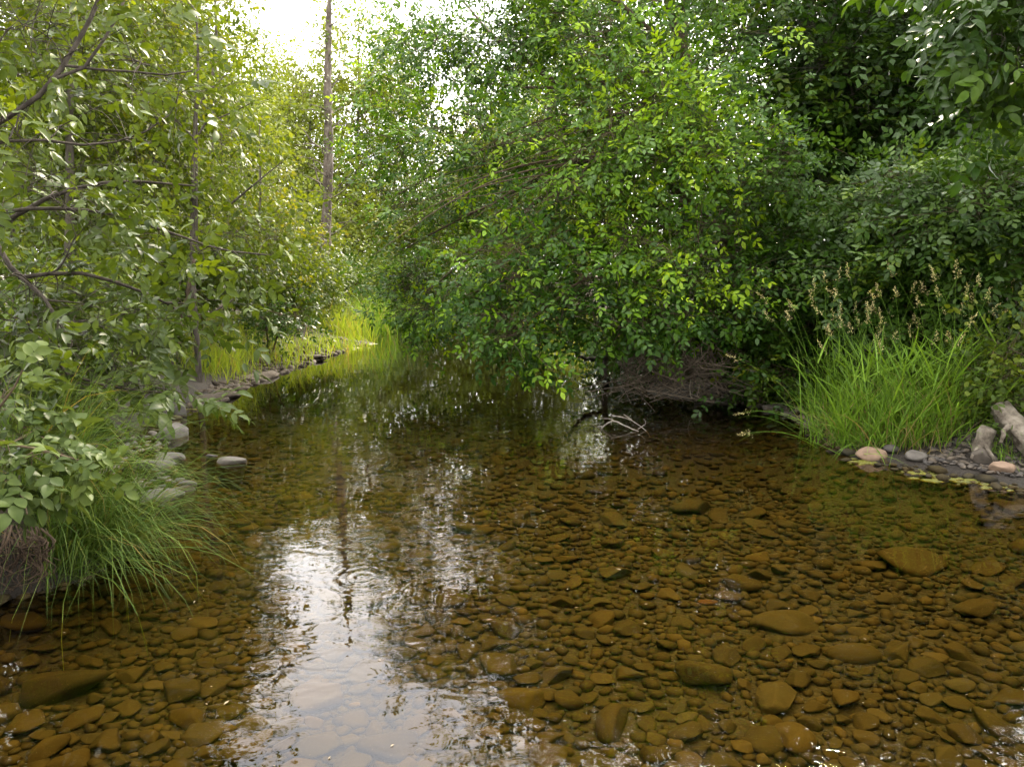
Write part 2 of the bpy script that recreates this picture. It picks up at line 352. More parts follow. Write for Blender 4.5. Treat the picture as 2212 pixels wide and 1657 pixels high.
def build_ground():
    a = np.linspace(-1, 1, 270); xs = np.sinh(a * 4.4) / math.sinh(4.4) * 260
    tt = np.linspace(0, 1, 340); ys = -9 + 15 * tt + (np.exp(tt * 6.2) - 1) / (math.exp(6.2) - 1) * 330
    X, Y = np.meshgrid(xs, ys); Z = H(X, Y)
    V = np.stack([X, Y, Z], -1).reshape(-1, 3); nx, ny = len(xs), len(ys)
    i, j = np.meshgrid(np.arange(nx - 1), np.arange(ny - 1)); k = (j * nx + i).ravel()
    q = np.stack([k, k + 1, k + nx + 1, k + nx], -1)
    wet = (Z.ravel()[q] < 0.015).all(1)
    for nm, sel, mt in (('stream_bed', wet, M['bed']), ('ground', ~wet, M['ground'])):
        f = q[sel]; u, inv = np.unique(f, return_inverse=True)
        o = bpy.data.objects.new(nm, mk_mesh(nm, V[u], [inv.reshape(f.shape)], None, True, mt)); COL.objects.link(o); o['kind'] = 'structure'
    return bpy.data.objects['stream_bed']
BED = build_ground()
def build_water():
    me = mk_mesh('water', [(-34, -9, 0), (16, -9, 0), (16, 33, 0), (-34, 33, 0)], [[(0, 1, 2, 3)]], None, False, M['water'])
    o = bpy.data.objects.new('water', me); COL.objects.link(o); o['kind'] = 'structure'; o['label'] = 'clear amber stream water mirroring the trees and sky'
build_water()

# ------------------------------------------------------------------ stones
import bmesh
def stone_template(seed, sub, cuts=9, flat=0.31, jag=0.07):
    r = np.random.default_rng(seed); bm = bmesh.new(); bmesh.ops.create_icosphere(bm, subdivisions=sub, radius=1.0)
    V = np.array([v.co[:] for v in bm.verts]); Fc = np.array([[v.index for v in f.verts] for f in bm.faces]); bm.free()
    for _ in range(cuts):
        n = unit(r.normal(size=3)); d = r.uniform(0.42, 0.82); t = V @ n - d
        V = V - np.where(t > 0, t, 0)[:, None] * n * 0.97
    z = sum(np.sin(V @ r.normal(size=3) * 3.2 + r.uniform(0, 6)) for _ in range(4)) / 4
    V = V * (1 + jag * z[:, None])
    V *= np.array([1.0, r.uniform(0.55, 0.85), flat * r.uniform(0.75, 1.2)])
    V -= (V.max(0) + V.min(0)) / 2; V /= (V[:, 0].max())
    return V, Fc
ST_HI = [stone_template(100 + i, 3, r_) for i, r_ in enumerate([8, 10, 13, 16, 9, 12, 14, 10, 6, 18])]
ST_LO = [stone_template(200 + i, 1, 5, 0.38) for i in range(8)]
def rotz(a):
    c, s = np.cos(a), np.sin(a); z = np.zeros_like(c)
    return np.stack([np.stack([c, -s, z], -1), np.stack([s, c, z], -1), np.stack([z, z, z + 1], -1)], -2)
def tilt(n, amt, r):
    ax = r.normal(size=(n, 2)) * amt; m = np.zeros((n, 3, 3)); m[:, 0, 0] = m[:, 1, 1] = m[:, 2, 2] = 1
    m[:, 0, 2] = ax[:, 0]; m[:, 2, 0] = -ax[:, 0]; m[:, 1, 2] = ax[:, 1]; m[:, 2, 1] = -ax[:, 1]
    return m
def single_stone(name, label, uv, size, mt, seed, z=0.0, flat=0.42, asp=1.0, rz=0.0, cuts=8, sink=0.4, cat='stone', group=None, onbed=False, jag=0.06):
    V, Fc = stone_template(seed, 3, cuts, flat, jag)
    p = P(*uv, z)
    if onbed:
        p = P(*uv, -0.17)
    p = np.array([p[0], p[1], 0.0]); zz = H(p[0], p[1]) if z == 0.0 or onbed else z
    V = V * size * np.array([1, asp, 1]); V = V @ np.array([[math.cos(rz), math.sin(rz), 0], [-math.sin(rz), math.cos(rz), 0], [0, 0, 1]])
    hz = V[:, 2].max()
    p[2] = float(zz) + hz * (1 - 2 * sink) if not (z == 0.0 and not onbed) else float(max(zz, -0.06)) + hz * (1 - 2 * sink)
    if onbed: p[2] = min(p[2], -0.05 - hz)
    elif zz < -0.02:                                   # stands on the bed and breaks the surface
        p[2] = hz * 0.15; V[:, 2] = np.where(V[:, 2] < 0, V[:, 2] * max(1.0, (p[2] - float(zz) + 0.02) / hz), V[:, 2])
    me = mk_mesh(name, V, [Fc], np.full(len(V), 0.3), True, mt)
    o = bpy.data.objects.new(name, me); o.location = tuple(p); COL.objects.link(o)
    return tag(o, label, cat, group)
TAKEN = []
def bedstone(label, uv, size, mt, seed, **k):
    size *= 0.80; k['flat'] = k.get('flat', .4) * 0.72
    o = single_stone('stone', label, uv, size, mt, seed, onbed=True, sink=0.28, **k); TAKEN.append((o.location.x, o.location.y, size)); return o
bedstone('long smooth oval olive stone lying lengthwise under clear water', (1318, 1532), 0.165, M['stone_bed'], 301, flat=0.5, asp=0.8, rz=1.25, cuts=3)
bedstone('rounded oval stone touching a round cobble under water', (1655, 1560), 0.125, M['stone_bed'], 302, flat=0.42, asp=1.0, rz=0.8, cuts=4)
bedstone('round brown cobble beside an oval stone under water', (1724, 1565), 0.10, M['stone_bed'], 303, flat=0.6, asp=1.25, rz=0.2, cuts=5)
bedstone('angular golden boulder with a flat top on the stream bed', (1122, 1478), 0.13, M['stone_gold'], 304, flat=0.6, asp=0.9, rz=0.1, cuts=12)
bedstone('large blocky stone with a sunlit top in the middle of the stream', (1520, 1435), 0.17, M['stone_bed'], 305, flat=0.5, asp=0.8, rz=0.0, cuts=12)
bedstone('broad triangular rock slab standing up from the stream bed', (1700, 1325), 0.24, M['stone_bed'], 306, flat=0.5, asp=0.9, rz=0.2, cuts=14)
bedstone('small rust orange stone on the brown stream bed', (1530, 1271), 0.075, M['stone_rust'], 307, flat=0.5, asp=0.7, cuts=8)
bedstone('wide rounded stone with a dark crack near the slab', (1848, 1392), 0.17, M['stone_bed'], 308, flat=0.45, asp=1.0, cuts=6)
bedstone('big wedge shaped stone in the shallows at lower left', (155, 1478), 0.22, M['stone_bed'], 309, flat=0.45, asp=0.75, rz=0.25, cuts=9)
bedstone('blocky cobble with a flat top among the lower left stones', (392, 1492), 0.115, M['stone_bed'], 310, flat=0.75, asp=1.1, cuts=9)
bedstone('pointed upright oval stone among the lower left stones', (462, 1475), 0.105, M['stone_bed'], 311, flat=0.5, asp=0.9, rz=1.1, cuts=5)
bedstone('long pale flat stone under the greenish water on the right', (1975, 1208), 0.26, M['stone_bed'], 312, flat=0.32, asp=0.8, cuts=8)
bedstone('round golden cobble under water near the bottom edge', (1488, 1612), 0.075, M['stone_gold'], 313, flat=0.6, asp=1.2, cuts=6)
bedstone('dark rounded stone lying under the drooping sedge', (290, 1288), 0.13, M['stone_bed'], 314, flat=0.5, asp=1.1, cuts=4)
bedstone('long flat dark stone in midstream left of the slab', (1490, 1085), 0.21, M['stone_bed'], 315, flat=0.4, asp=0.8, cuts=8)
def bed_stones():
    r = np.random.default_rng(5); cell = 0.3; grid = {}
    acc = []
    def ok(x, y, s, f):
        cx, cy_ = int(x // cell), int(y // cell)
        for a in range(cx - 2, cx + 3):
            for b in range(cy_ - 2, cy_ + 3):
                for (px, py, ps) in grid.get((a, b), ()):
                    if (px - x) ** 2 + (py - y) ** 2 < (f * (ps + s)) ** 2: return False
        return True
    def put(x, y, s): grid.setdefault((int(x // cell), int(y // cell)), []).append((x, y, s))
    for t in TAKEN: put(*t)
    for lo, hi, tries, f in ((0.09, 0.13, 70, 0.85), (0.055, 0.09, 1500, 0.80), (0.035, 0.055, 14000, 0.72), (0.020, 0.035, 52000, 0.70)):
        for _ in range(tries):
            y = 1.7 + 10.0 * r.random() ** 1.45; x = r.uniform(-0.72, 0.72) * (y + 0.3)
            if lo < 0.03 and y > 6.0: continue
            s = r.uniform(lo, hi)
            d, _l = bank_d(np.float64(x), np.float64(y))
            if d > 0.08 or not ok(x, y, s, f): continue
            put(x, y, s); acc.append((x, y, s))
    A = np.array(acc); n = len(A)
    u, v, z = proj(np.stack([A[:, 0], A[:, 1], np.full(n, -0.2)], 1))
    vis = (u > 0) & (u < 2212) & (v < 1657)
    order = np.argsort(-np.where(vis, A[:, 2] / np.maximum(z, 1) ** 1.2, 0)); top = set(order[:285].tolist())
    meshes = [mk_mesh('stone', V, [Fc], np.full(len(V), 0.0), True, M['stone_bed']) for V, Fc in ST_HI]
    mb = MB(); h = H(A[:, 0], A[:, 1]); ang = r.normal(0.15, 0.6, n)
    lo_idx = []
    for i in range(n):
        x, y, s = A[i]
        if i in top:
            k = int(r.integers(len(meshes))); o = bpy.data.objects.new('stone', meshes[k]); COL.objects.link(o); o.parent = BED
            fz = r.uniform(0.8, 1.25)
            o.location = (x, y, float(h[i]) + 0.22 * s * fz); o.rotation_euler = (r.normal() * 0.12, r.normal() * 0.12, ang[i] + (math.pi if r.random() < .5 else 0)); o.scale = (s, s * r.uniform(0.85, 1.15), s * fz)
        else: lo_idx.append(i)
    lo_idx = np.array(lo_idx); k = r.integers(0, len(ST_LO), len(lo_idx))
    for t in range(len(ST_LO)):
        ii = lo_idx[k == t]
        Rm = np.einsum('nij,njk->nik', rotz(ang[ii]), tilt(len(ii), 0.12, r)) * A[ii, 2][:, None, None]
        mb.inst(ST_LO[t][0], [ST_LO[t][1]], Rm, np.stack([A[ii, 0], A[ii, 1], h[ii] + 0.2 * A[ii, 2]], 1), r.random(len(ii)))
    o = mb.build('pebbles', M['stone_bed'], BED); o['kind'] = 'stuff'
    print('bed stones', n)
bed_stones()

# emergent and bank stones
G1, G2 = 'stones along the right bank', 'stones in the shallows by the left bank'
single_stone('rock', 'rounded pinkish boulder at the water edge under the tall grass', (1880, 992), 0.135, M['stone_pink'], 401, flat=0.7, asp=0.9, cuts=5, sink=0.3, group=G1)
single_stone('rock', 'small dark round stone just behind the pinkish boulder', (1922, 988), 0.065, M['stone_slate'], 402, flat=0.8, asp=1.0, cuts=6, sink=0.2, group=G1)
single_stone('rock', 'pale tilted flat stone beside the dried grass roots', (1975, 1003), 0.085, M['stone_grey'], 403, flat=0.6, asp=0.9, rz=0.5, cuts=8, sink=0.25, group=G1)
single_stone('rock', 'blue grey rounded cobble at the edge of the pebble patch', (2122, 1013), 0.105, M['stone_slate'], 404, flat=0.6, asp=0.9, cuts=5, sink=0.2, group=G1)
single_stone('rock', 'tan angular stone below the driftwood at the right edge', (2165, 1030), 0.11, M['stone_pink'], 405, flat=0.6, asp=0.9, rz=0.4, cuts=9, sink=0.25, group=G1)
single_stone('rock', 'grey angular stone where the grass droops into dark water', (1668, 884), 0.13, M['stone_grey'], 406, flat=0.6, asp=0.9, cuts=11, sink=0.3, group=G1)
single_stone('rock', 'small white stone beside the drooping grass', (1700, 898), 0.075, M['stone_grey'], 407, flat=0.6, cuts=8, sink=0.3, group=G1)
single_stone('rock', 'grey wet stone half hidden by drooping grass tips', (1722, 893), 0.09, M['stone_grey'], 408, flat=0.6, cuts=7, sink=0.3, group=G1)
single_stone('rock', 'flat grey stone below the curved dead log', (1598, 858), 0.14, M['stone_grey'], 409, flat=0.5, cuts=9, sink=0.35, group=G1)
single_stone('rock', 'dark blocky stone behind the grass tips on the right bank', (1690, 868), 0.2, M['stone_slate'], 410, flat=0.6, cuts=10, sink=0.25, group=G1)
single_stone('rock', 'large flat pale stone breaking the water surface by itself', (498, 999), 0.135, M['stone_grey'], 411, flat=0.25, asp=0.75, cuts=6, sink=0.2, group=G2)
single_stone('rock', 'tiny flat stone beside the lone flat pale stone', (456, 985), 0.058, M['stone_grey'], 412, flat=0.25, asp=0.7, cuts=6, sink=0.2, group=G2)
single_stone('rock', 'rounded stone standing in water at the tip of the mud bank', (388, 898), 0.086, M['stone_grey'], 413, flat=0.8, asp=0.9, cuts=8, sink=0.25, group=G2)
single_stone('rock', 'domed grey rock with a leafy spray above it', (374, 943), 0.125, M['stone_grey'], 414, flat=0.7, asp=0.9, cuts=9, sink=0.25, group=G2)
single_stone('rock', 'cracked flat pale rock at the edge of the left shallows', (370, 992), 0.133, M['stone_grey'], 415, flat=0.4, asp=0.8, cuts=11, sink=0.25, group=G2)
single_stone('rock', 'sunlit pale slab among the stones behind the sedge', (330, 1008), 0.156, M['stone_grey'], 416, flat=0.35, asp=0.9, cuts=9, sink=0.25, group=G2)
single_stone('rock', 'grey rock under the leaves at the back of the shallows', (262, 918), 0.187, M['stone_grey'], 417, flat=0.5, asp=0.8, cuts=9, sink=0.25, group=G2)
single_stone('rock', 'low mossy stone just below the sedge tips', (405, 1046), 0.078, M['stone_grey'], 418, flat=0.45, asp=0.8, cuts=9, sink=0.3, group=G2)
single_stone('rock', 'wet brown stone near the mossy stone by the sedge', (392, 1062), 0.094, M['stone_ledge'], 419, flat=0.4, asp=0.8, cuts=7, sink=0.3, group=G2)
single_stone('rock', 'broad gravelly slab under the drooping sedge blades', (340, 1075), 0.172, M['stone_grey'], 420, flat=0.3, asp=0.9, cuts=9, sink=0.3, group=G2)
single_stone('rock_ledge', 'dark muddy rock ledge at the nearest bend of the left bank', (470, 862), 0.396, M['stone_ledge'], 421, flat=0.16, asp=0.5, rz=0.9, cuts=18, sink=0.35, cat='rock', jag=0.30)
single_stone('rock_ledge', 'low rock ledge below the lime grass tufts', (560, 818), 0.432, M['stone_ledge'], 422, flat=0.16, asp=0.5, rz=1.1, cuts=18, sink=0.35, cat='rock', jag=0.30)
single_stone('rock_ledge', 'flat layered rock jutting into water in midbank', (665, 778), 0.396, M['stone_ledge'], 423, flat=0.16, asp=0.6, rz=0.5, cuts=18, sink=0.3, cat='rock', jag=0.30)
single_stone('rock_ledge', 'far rock point below the brightest grass mound', (768, 742), 0.432, M['stone_ledge'], 424, flat=0.16, asp=0.7, rz=0.2, cuts=18, sink=0.3, cat='rock', jag=0.30)
single_stone('rock_ledge', 'farthest small rock ledge under the dark green tussock', (800, 712), 0.360, M['stone_ledge'], 425, flat=0.16, asp=0.7, cuts=12, sink=0.3, cat='rock', jag=0.30)
def scatter_pebbles(name, label, poly, n, s0, s1, mt, seed):
    r = np.random.default_rng(seed); poly = np.array([P(*q)[:2] for q in poly]); lo, hi = poly.min(0), poly.max(0)
    pts = []
    while len(pts) < n:
        p = lo + (hi - lo) * r.random(2); c = False
        for i in range(len(poly)):
            a, b = poly[i], poly[i - 1]
            if (a[1] > p[1]) != (b[1] > p[1]) and p[0] < (b[0] - a[0]) * (p[1] - a[1]) / (b[1] - a[1]) + a[0]: c = not c
        if c: pts.append(p)
    pts = np.array(pts); s = r.uniform(s0, s1, n) ** 1.0; k = r.integers(0, 8, n); mb = MB()
    h = np.maximum(H(pts[:, 0], pts[:, 1]), -0.02)
    for t in range(8):
        i = np.where(k == t)[0]
        Rm = np.einsum('nij,njk->nik', rotz(r.uniform(0, 6.28, len(i))), tilt(len(i), 0.25, r)) * s[i][:, None, None]
        mb.inst(ST_LO[t][0], [ST_LO[t][1]], Rm, np.stack([pts[i, 0], pts[i, 1], h[i] + 0.2 * s[i]], 1), r.random(len(i)))
    o = mb.build(name, mt); tag(o, label, 'gravel', None, 'stuff'); return o
scatter_pebbles('gravel', 'grey slate pebbles between the grass and the yellow algae', [(1960, 990), (2060, 985), (2215, 990), (2215, 1045), (2120, 1030), (1990, 1010)], 300, 0.010, 0.040, M['stone_slate'], 31)
scatter_pebbles('gravel', 'pale gravel and stones in the shallows by the sedge', [(240, 950), (350, 930), (385, 1000), (400, 1090), (280, 1100), (200, 1000)], 170, 0.02, 0.055, M['stone_grey'], 32)
scatter_pebbles('gravel', 'muddy stony fringe along the left water edge', [(400, 880), (440, 855), (560, 800), (700, 757), (790, 733), (795, 742), (700, 775), (570, 822), (450, 885)], 700, 0.02, 0.09, M['stone_ledge'], 33)
scatter_pebbles('gravel', 'dark stones along the shaded right water edge', [(1500, 850), (1700, 860), (1790, 930), (1770, 940), (1690, 890), (1500, 865)], 200, 0.03, 0.08, M['stone_slate'], 34)
def algae_mat(label, uvs, seed, zz=0.003):
    r = np.random.default_rng(seed); mb = MB()
    uvs = [(u + r.normal(0, .55) * ru, v + r.normal(0, .55) * rv, ru * f_, rv * f_) for (u, v, ru, rv) in uvs for f_ in r.uniform(.07, .34, 34)]
    for (u, v, ru, rv) in uvs:
        c = P(u, v); rx = ru * c[1] / F; ry = abs(P(u, v - rv)[1] - P(u, v + rv)[1]) / 2
        n = 11; a = np.arange(n) * 2 * math.pi / n; k = 1 + 0.25 * np.sin(a * 3 + r.uniform(0, 6)) + 0.15 * np.sin(a * 7 + r.uniform(0, 6)) + r.normal(0, 0.08, n)
        V = [(c[0], c[1], zz + 0.002)] + [(c[0] + rx * k[i] * .55 * math.cos(a[i]), c[1] + ry * k[i] * .55 * math.sin(a[i]), zz + 0.001 + r.uniform(-.002, .002)) for i in range(n)] + [(c[0] + rx * k[i] * math.cos(a[i]), c[1] + ry * k[i] * math.sin(a[i]), -0.006) for i in range(n)]
        i = np.arange(n); j = (i + 1) % n
        mb.add(V, [np.stack([i * 0, 1 + i, 1 + j], -1), np.stack([1 + i, 1 + n + i, 1 + n + j, 1 + j], -1)])
        zz = 0.002 + (zz * 1000 * 7 % 13) * 0.0003
    o = mb.build('algae', M['algae']); tag(o, label, 'algae', None, 'stuff')
algae_mat('yellow green algae mat floating along the right bank pebbles', [(2005, 1020, 45, 6), (2055, 1032, 55, 8), (2110, 1040, 45, 6), (2165, 1052, 40, 6), (1985, 1012, 25, 4)], 1)
algae_mat('yellow algae ring round the pinkish boulder', [(1880, 998, 42, 5), (1925, 999, 22, 3)], 2)
algae_mat('pale yellow scum at the foot of the left mud bank', [(420, 880, 60, 5), (470, 876, 25, 3), (350, 872, 50, 4)], 3)
algae_mat('pale scum line under the far lime grass mound', [(745, 752, 45, 3), (785, 743, 25, 2)], 4)

def floaters():
    r = np.random.default_rng(55); mb = MB()
    for _ in range(90):
        y = 2.2 + 7 * r.random() ** 1.3; x = r.uniform(-.7, .7) * y
        if bank_d(np.float64(x), np.float64(y))[0] > -0.1: continue
        L = r.uniform(.003, .011) * (1.6 if r.random() < .15 else 1); a = r.uniform(0, 6.28); c, q = math.cos(a) * L, math.sin(a) * L; w_ = r.uniform(.25, .5)
        mb.add([(x - c, y - q, .0025), (x + q * w_, y - c * w_, .004), (x + c, y + q, .003), (x - q * w_, y + c * w_, .004)], [np.array([(0, 1, 2, 3)])], float(r.random()))
    tag(mb.build('floating_debris', M['straw']), 'tiny leaf scraps floating on the stream', 'debris', None, 'stuff')
floaters()

# ------------------------------------------------------------------ leaves
def leaflet(nst, L, wd, fold=0.18, bend=0.15, power=0.85):
    t = np.linspace(0, 1, nst + 2); hw = 0.5 * wd * np.sin(math.pi * t ** power) ** 0.8; hw[0] = hw[-1] = 0
    x = t * L; zc = -bend * L * t ** 2; V = [(0, 0, 0)]
    if nst <= 1 and fold == 0:
        V = np.array([(0, 0, 0), (0.5 * L, -0.5 * wd, 0.02 * L), (L, 0, -bend * L), (0.5 * L, 0.5 * wd, 0.02 * L)])
        return V, [np.array([(0, 1, 2), (0, 2, 3)])]
    if nst == 2 and fold == 0:
        V = np.array([(0, 0, 0), (x[1], -hw[1], zc[1]), (x[1], hw[1], zc[1]), (x[2], -hw[2], zc[2]), (x[2], hw[2], zc[2]), (L, 0, zc[3])])
        return V, [np.array([(0, 1, 2), (3, 5, 4)]), np.array([(1, 3, 4, 2)])]
    for i in range(1, nst + 1): V += [(x[i], -hw[i], zc[i] + fold * hw[i]), (x[i], 0, zc[i]), (x[i], hw[i], zc[i] + fold * hw[i])]
    V.append((L, 0, zc[-1])); tip = len(V) - 1; T, Qd = [(0, 1, 2), (0, 2, 3)], []
    for i in range(nst - 1):
        a = 1 + 3 * i; Qd += [(a, a + 3, a + 4, a + 1), (a + 1, a + 4, a + 5, a + 2)]
    a = 1 + 3 * (nst - 1); T += [(a, tip, a + 1), (a + 1, tip, a + 2)]
    return np.array(V), [np.array(T), np.array(Qd)]
def rot3(yaw, pitch, roll):
    return np.array((Matrix.Rotation(yaw, 3, 'Z') @ Matrix.Rotation(pitch, 3, 'Y') @ Matrix.Rotation(roll, 3, 'X')))
def compound(seed, q, pairs=2, L=0.24, ll=0.115, lw=0.055):
    """q: 'hi' folded leaflets and stalk, 'mid' flat six sided leaflets, 'lo' diamonds"""
    r = np.random.default_rng(seed); mb = MB()
    def put(x, yaw, sc):
        if q == 'hi': V, Fs = leaflet(4, ll * sc, lw * sc * r.uniform(.85, 1.15), r.uniform(.15, .5), r.uniform(-.1, .5))
        elif q == 'mid': V, Fs = leaflet(2, ll * sc, lw * sc * r.uniform(.9, 1.1), 0, r.uniform(-.05, .25))
        else: V, Fs = leaflet(1, ll * sc, lw * sc * 1.15, 0, r.uniform(0, .2))
        mb.add(V @ rot3(yaw, r.normal(0.12, .2), r.normal(0, .3)).T + np.array([x, 0, -0.25 * x * x / L]), Fs)
    for p in range(pairs):
        x = L * (0.42 + 0.40 * p / max(1, pairs - 1)) if pairs > 1 else L * 0.6
        for s in (-1, 1): put(x, s * r.uniform(0.75, 1.15), 0.78 + 0.12 * p)
    put(L, r.normal(0, .15), 1.05)
    if q == 'mid':
        mb.add([(0, -.0016, 0), (0, .0016, 0), (L, 0, -.25 * L)], [np.array([(0, 2, 1)])])
    if q == 'hi':
        xs = np.linspace(0, L, 4); mb.tubes(np.stack([xs, xs * 0, -0.25 * xs ** 2 / L - .001], 1)[None], np.full((1, 4), 0.0013), 3)
    return np.concatenate(mb.V), [np.concatenate(mb.F[k]) for k in (3, 4) if mb.F[k]]
def simple_cluster(seed, n, R, ll, lw, q):
    """loose cluster of single leaves along a twig"""
    r = np.random.default_rng(seed); mb = MB()
    for i in range(n):
        V, Fs = leaflet(2 if q == 'mid' else 1, ll * r.uniform(.7, 1.2), lw * r.uniform(.8, 1.2), 0, r.uniform(0, .25))
        p = np.array([r.uniform(0, 1.0), r.normal(0, .30), r.normal(0, .22)]) * R
        mb.add(V @ rot3(math.atan2(p[1], .3 * R) + r.normal(0, .6), r.normal(.3, .4), r.normal(0, .6)).T + p, Fs)
    return np.concatenate(mb.V), [np.concatenate(mb.F[k]) for k in (3, 4) if mb.F[k]]
LEAF = {'ash_hi': [compound(i, 'hi', 2 + i % 2) for i in range(6)],
        'round_hi': [compound(20 + i, 'hi', 2 + i % 2, 0.22, 0.095, 0.062) for i in range(6)],
        'ash_mid': [compound(40 + i, 'mid', 2) for i in range(6)],
        'ash_lo': [compound(60 + i, 'lo', 2) for i in range(6)],
        'single_mid': [simple_cluster(80 + i, 6, 0.20, 0.08, 0.046, 'mid') for i in range(6)],
        'single_lo': [simple_cluster(90 + i, 7, 0.24, 0.088, 0.052, 'lo') for i in range(6)]}
LEAF_MESH = {}
def spray_layout(seed, pairs, Ls):
    """leaf seats on a shoot along +X: position, rotation"""
    r = np.random.default_rng(seed); out = []
    for p in range(pairs):
        x = Ls * (0.15 + 0.75 * p / max(1, pairs - 1))
        for s in (-1, 1):
            out.append((np.array([x, 0, -0.12 * x * x / Ls]), rot3(s * r.uniform(.7, 1.25), r.normal(.12, .22), r.normal(0, .3))))
    out.append((np.array([Ls, 0, -.12 * Ls]), rot3(r.normal(0, .3), r.normal(.05, .2), r.normal(0, .3))))
    return out

def ell(u, v, y, ru, rv, ry): return (Q(u, v, y), np.array([ru * y / F, ry, rv * y / F]))

def make_plant(name, label, cat, base, limbs, lobes, leafkind, leafmat, bark, seed, clumps=None, per=6, sig=0.28, scale=1.0,
               face=(0, -0.5, 0.7), pairs=2, shoot=0.30, nparts=0, group=None, droop=0.12, arch=0.10, tint=0.45, tj=0.16, young=0.15, limb_sides=8, twig_r=0.004, br=1.0, trunk_name='trunk'):
    """limbs: [(points, r0, r1)], the first is the trunk. lobes: [(centre, radii, clumps, tint offset)]"""
    r = np.random.default_rng(seed); base = np.asarray(base, float); root = empty(name, base); tag(root, label, cat, group)
    nodes, rad, tang = [], [], []
    tk = MB(); bb = MB()
    for li, (pts, r0, r1) in enumerate(limbs):
        L = sum(np.linalg.norm(np.subtract(pts[i + 1], pts[i])) for i in range(len(pts) - 1))
        n = max(5, int(L / 0.16)); c = resample(pts, n)
        wob = np.stack([hnoise(np.linspace(0, L, n), 0 * np.linspace(0, L, n) + k, 3.0, seed * 7 + k + li * 3) for k in range(3)], 1)
        c = c + wob * np.linspace(0, 1, n)[:, None] * min(0.06, 0.02 * L)
        rr = np.linspace(r0, r1, n); (tk if li == 0 else bb).tubes(c[None], rr[None], limb_sides)
        st = int(n * (0.35 if li == 0 else 0.12)); nodes.append(c[st:]); rad.append(rr[st:]); tang.append(unit(np.gradient(c, axis=0))[st:])
    nodes = np.concatenate(nodes); rad = np.concatenate(rad); tang = np.concatenate(tang)
    cl, ct = [], []
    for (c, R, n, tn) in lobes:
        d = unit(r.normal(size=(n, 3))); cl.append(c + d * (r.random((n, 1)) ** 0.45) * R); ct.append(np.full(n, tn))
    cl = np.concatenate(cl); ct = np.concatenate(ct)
    keep = cl[:, 2] > H(cl[:, 0], cl[:, 1]) + 0.15; keep &= cl[:, 2] > 0.12
    cl, ct = cl[keep], ct[keep]
    o = np.argsort([np.min(np.sum((nodes - p) ** 2, 1)) for p in cl])
    BP, BR, TP, TR, SP, SD, SO, STn = [], [], [], [], [], [], [], []
    for idx in o:
        p = cl[idx]; dv = p - nodes; D = np.linalg.norm(dv, axis=1)
        cosv = np.sum(dv * tang, 1) / (D + 1e-6)
        j = int(np.argmin(D * (1.35 - 0.55 * cosv))); L = D[j]
        if L < 0.05: L = 0.05
        q0 = nodes[j]; c1 = q0 + tang[j] * 0.35 * L + np.array([0, 0, arch * L]); c2 = p - (p - q0) * 0.3 + np.array([0, 0, arch * 1.2 * L]) + r.normal(0, .06 * L, 3)
        t = np.linspace(0, 1, 7)[:, None]; cv = (1 - t) ** 3 * q0 + 3 * (1 - t) ** 2 * t * c1 + 3 * (1 - t) * t * t * c2 + t ** 3 * p
        ra = min(rad[j] * 0.75, (0.004 + 0.011 * L) * br); BP.append(cv); BR.append(np.linspace(ra, min(ra, twig_r * 1.1), 7))
        nodes = np.vstack([nodes, cv[2:]]); rad = np.concatenate([rad, BR[-1][2:]]); tang = np.vstack([tang, unit(np.gradient(cv, axis=0))[2:]])
        m = max(2, int(r.poisson(per))); tips = p + r.normal(0, 1, (m, 3)) * sig * np.array([1, 1, 0.7]); a0 = cv[r.integers(3, 7, m)]
        gk = tips[:, 2] > np.maximum(0.05, H(tips[:, 0], tips[:, 1]) + 0.05); tips, a0 = tips[gk], a0[gk]
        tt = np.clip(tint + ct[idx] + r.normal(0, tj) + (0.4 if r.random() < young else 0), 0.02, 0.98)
        for a, b in zip(a0, tips):
            ln = np.linalg.norm(b - a); u_ = np.linspace(0, 1, 4)[:, None]
            TP.append(a + (b - a) * u_ + np.array([0, 0, 1]) * (u_ - u_ ** 2) * 0.3 * ln); TR.append(np.linspace(twig_r, twig_r * 0.5, 4))
            d = unit(b - a) + 0.5 * unit(p - q0) + np.array([0, 0, -droop]) + r.normal(0, .25, 3)
            SP.append(b); SD.append(d); STn.append(np.clip(tt + r.normal(0, tj * .5), 0.02, 0.98))
    SP = np.array(SP); SD = unit(np.array(SD)); STn = np.array(STn); ns = len(SP)
    up = np.asarray(face, float) + np.array([0, 0, 0.25]) + r.normal(0, .38, (ns, 3)); up = up - np.sum(up * SD, 1, keepdims=True) * SD; up = unit(up)
    B = np.stack([SD, np.cross(up, SD), up], -1)            # columns x,y,z
    # shoots (fewer rings on twigs that are only a few pixels long)
    Ls = shoot * scale; lod = 2 if leafkind.endswith('_hi') else 1 if leafkind.endswith('_mid') else 0
    if lod < 2: TP = [p[::3] for p in TP]; TR = [p[::3] for p in TR]
    ut = np.linspace(0, 1, 4 if lod == 2 else 2); shp = np.stack([ut * Ls, ut * 0, -.12 * ut ** 2 * Ls], 1)
    TP = np.array(TP + (list(np.einsum('nij,kj->nki', B, shp) + SP[:, None, :]) if lod else [])); TR = np.array(TR + ([np.linspace(twig_r * .6, twig_r * .3, len(ut))] * ns if lod else []))
    seats = [spray_layout(seed * 11 + k, pairs, Ls) for k in range(5)]; which = r.integers(0, 5, ns)
    LR, LT, Lt = [], [], []
    for k in range(5):
        i = np.where(which == k)[0]
        for (pp, rm) in seats[k]:
            LR.append(np.einsum('nij,jk->nik', B[i], rm)); LT.append(np.einsum('nij,j->ni', B[i], pp) + SP[i]); Lt.append(STn[i])
    LR = np.concatenate(LR); LT = np.concatenate(LT); Lt = np.concatenate(Lt); nl = len(LT)
    Lt = np.clip(Lt + r.normal(0, tj * .35, nl), 0.01, 0.99)
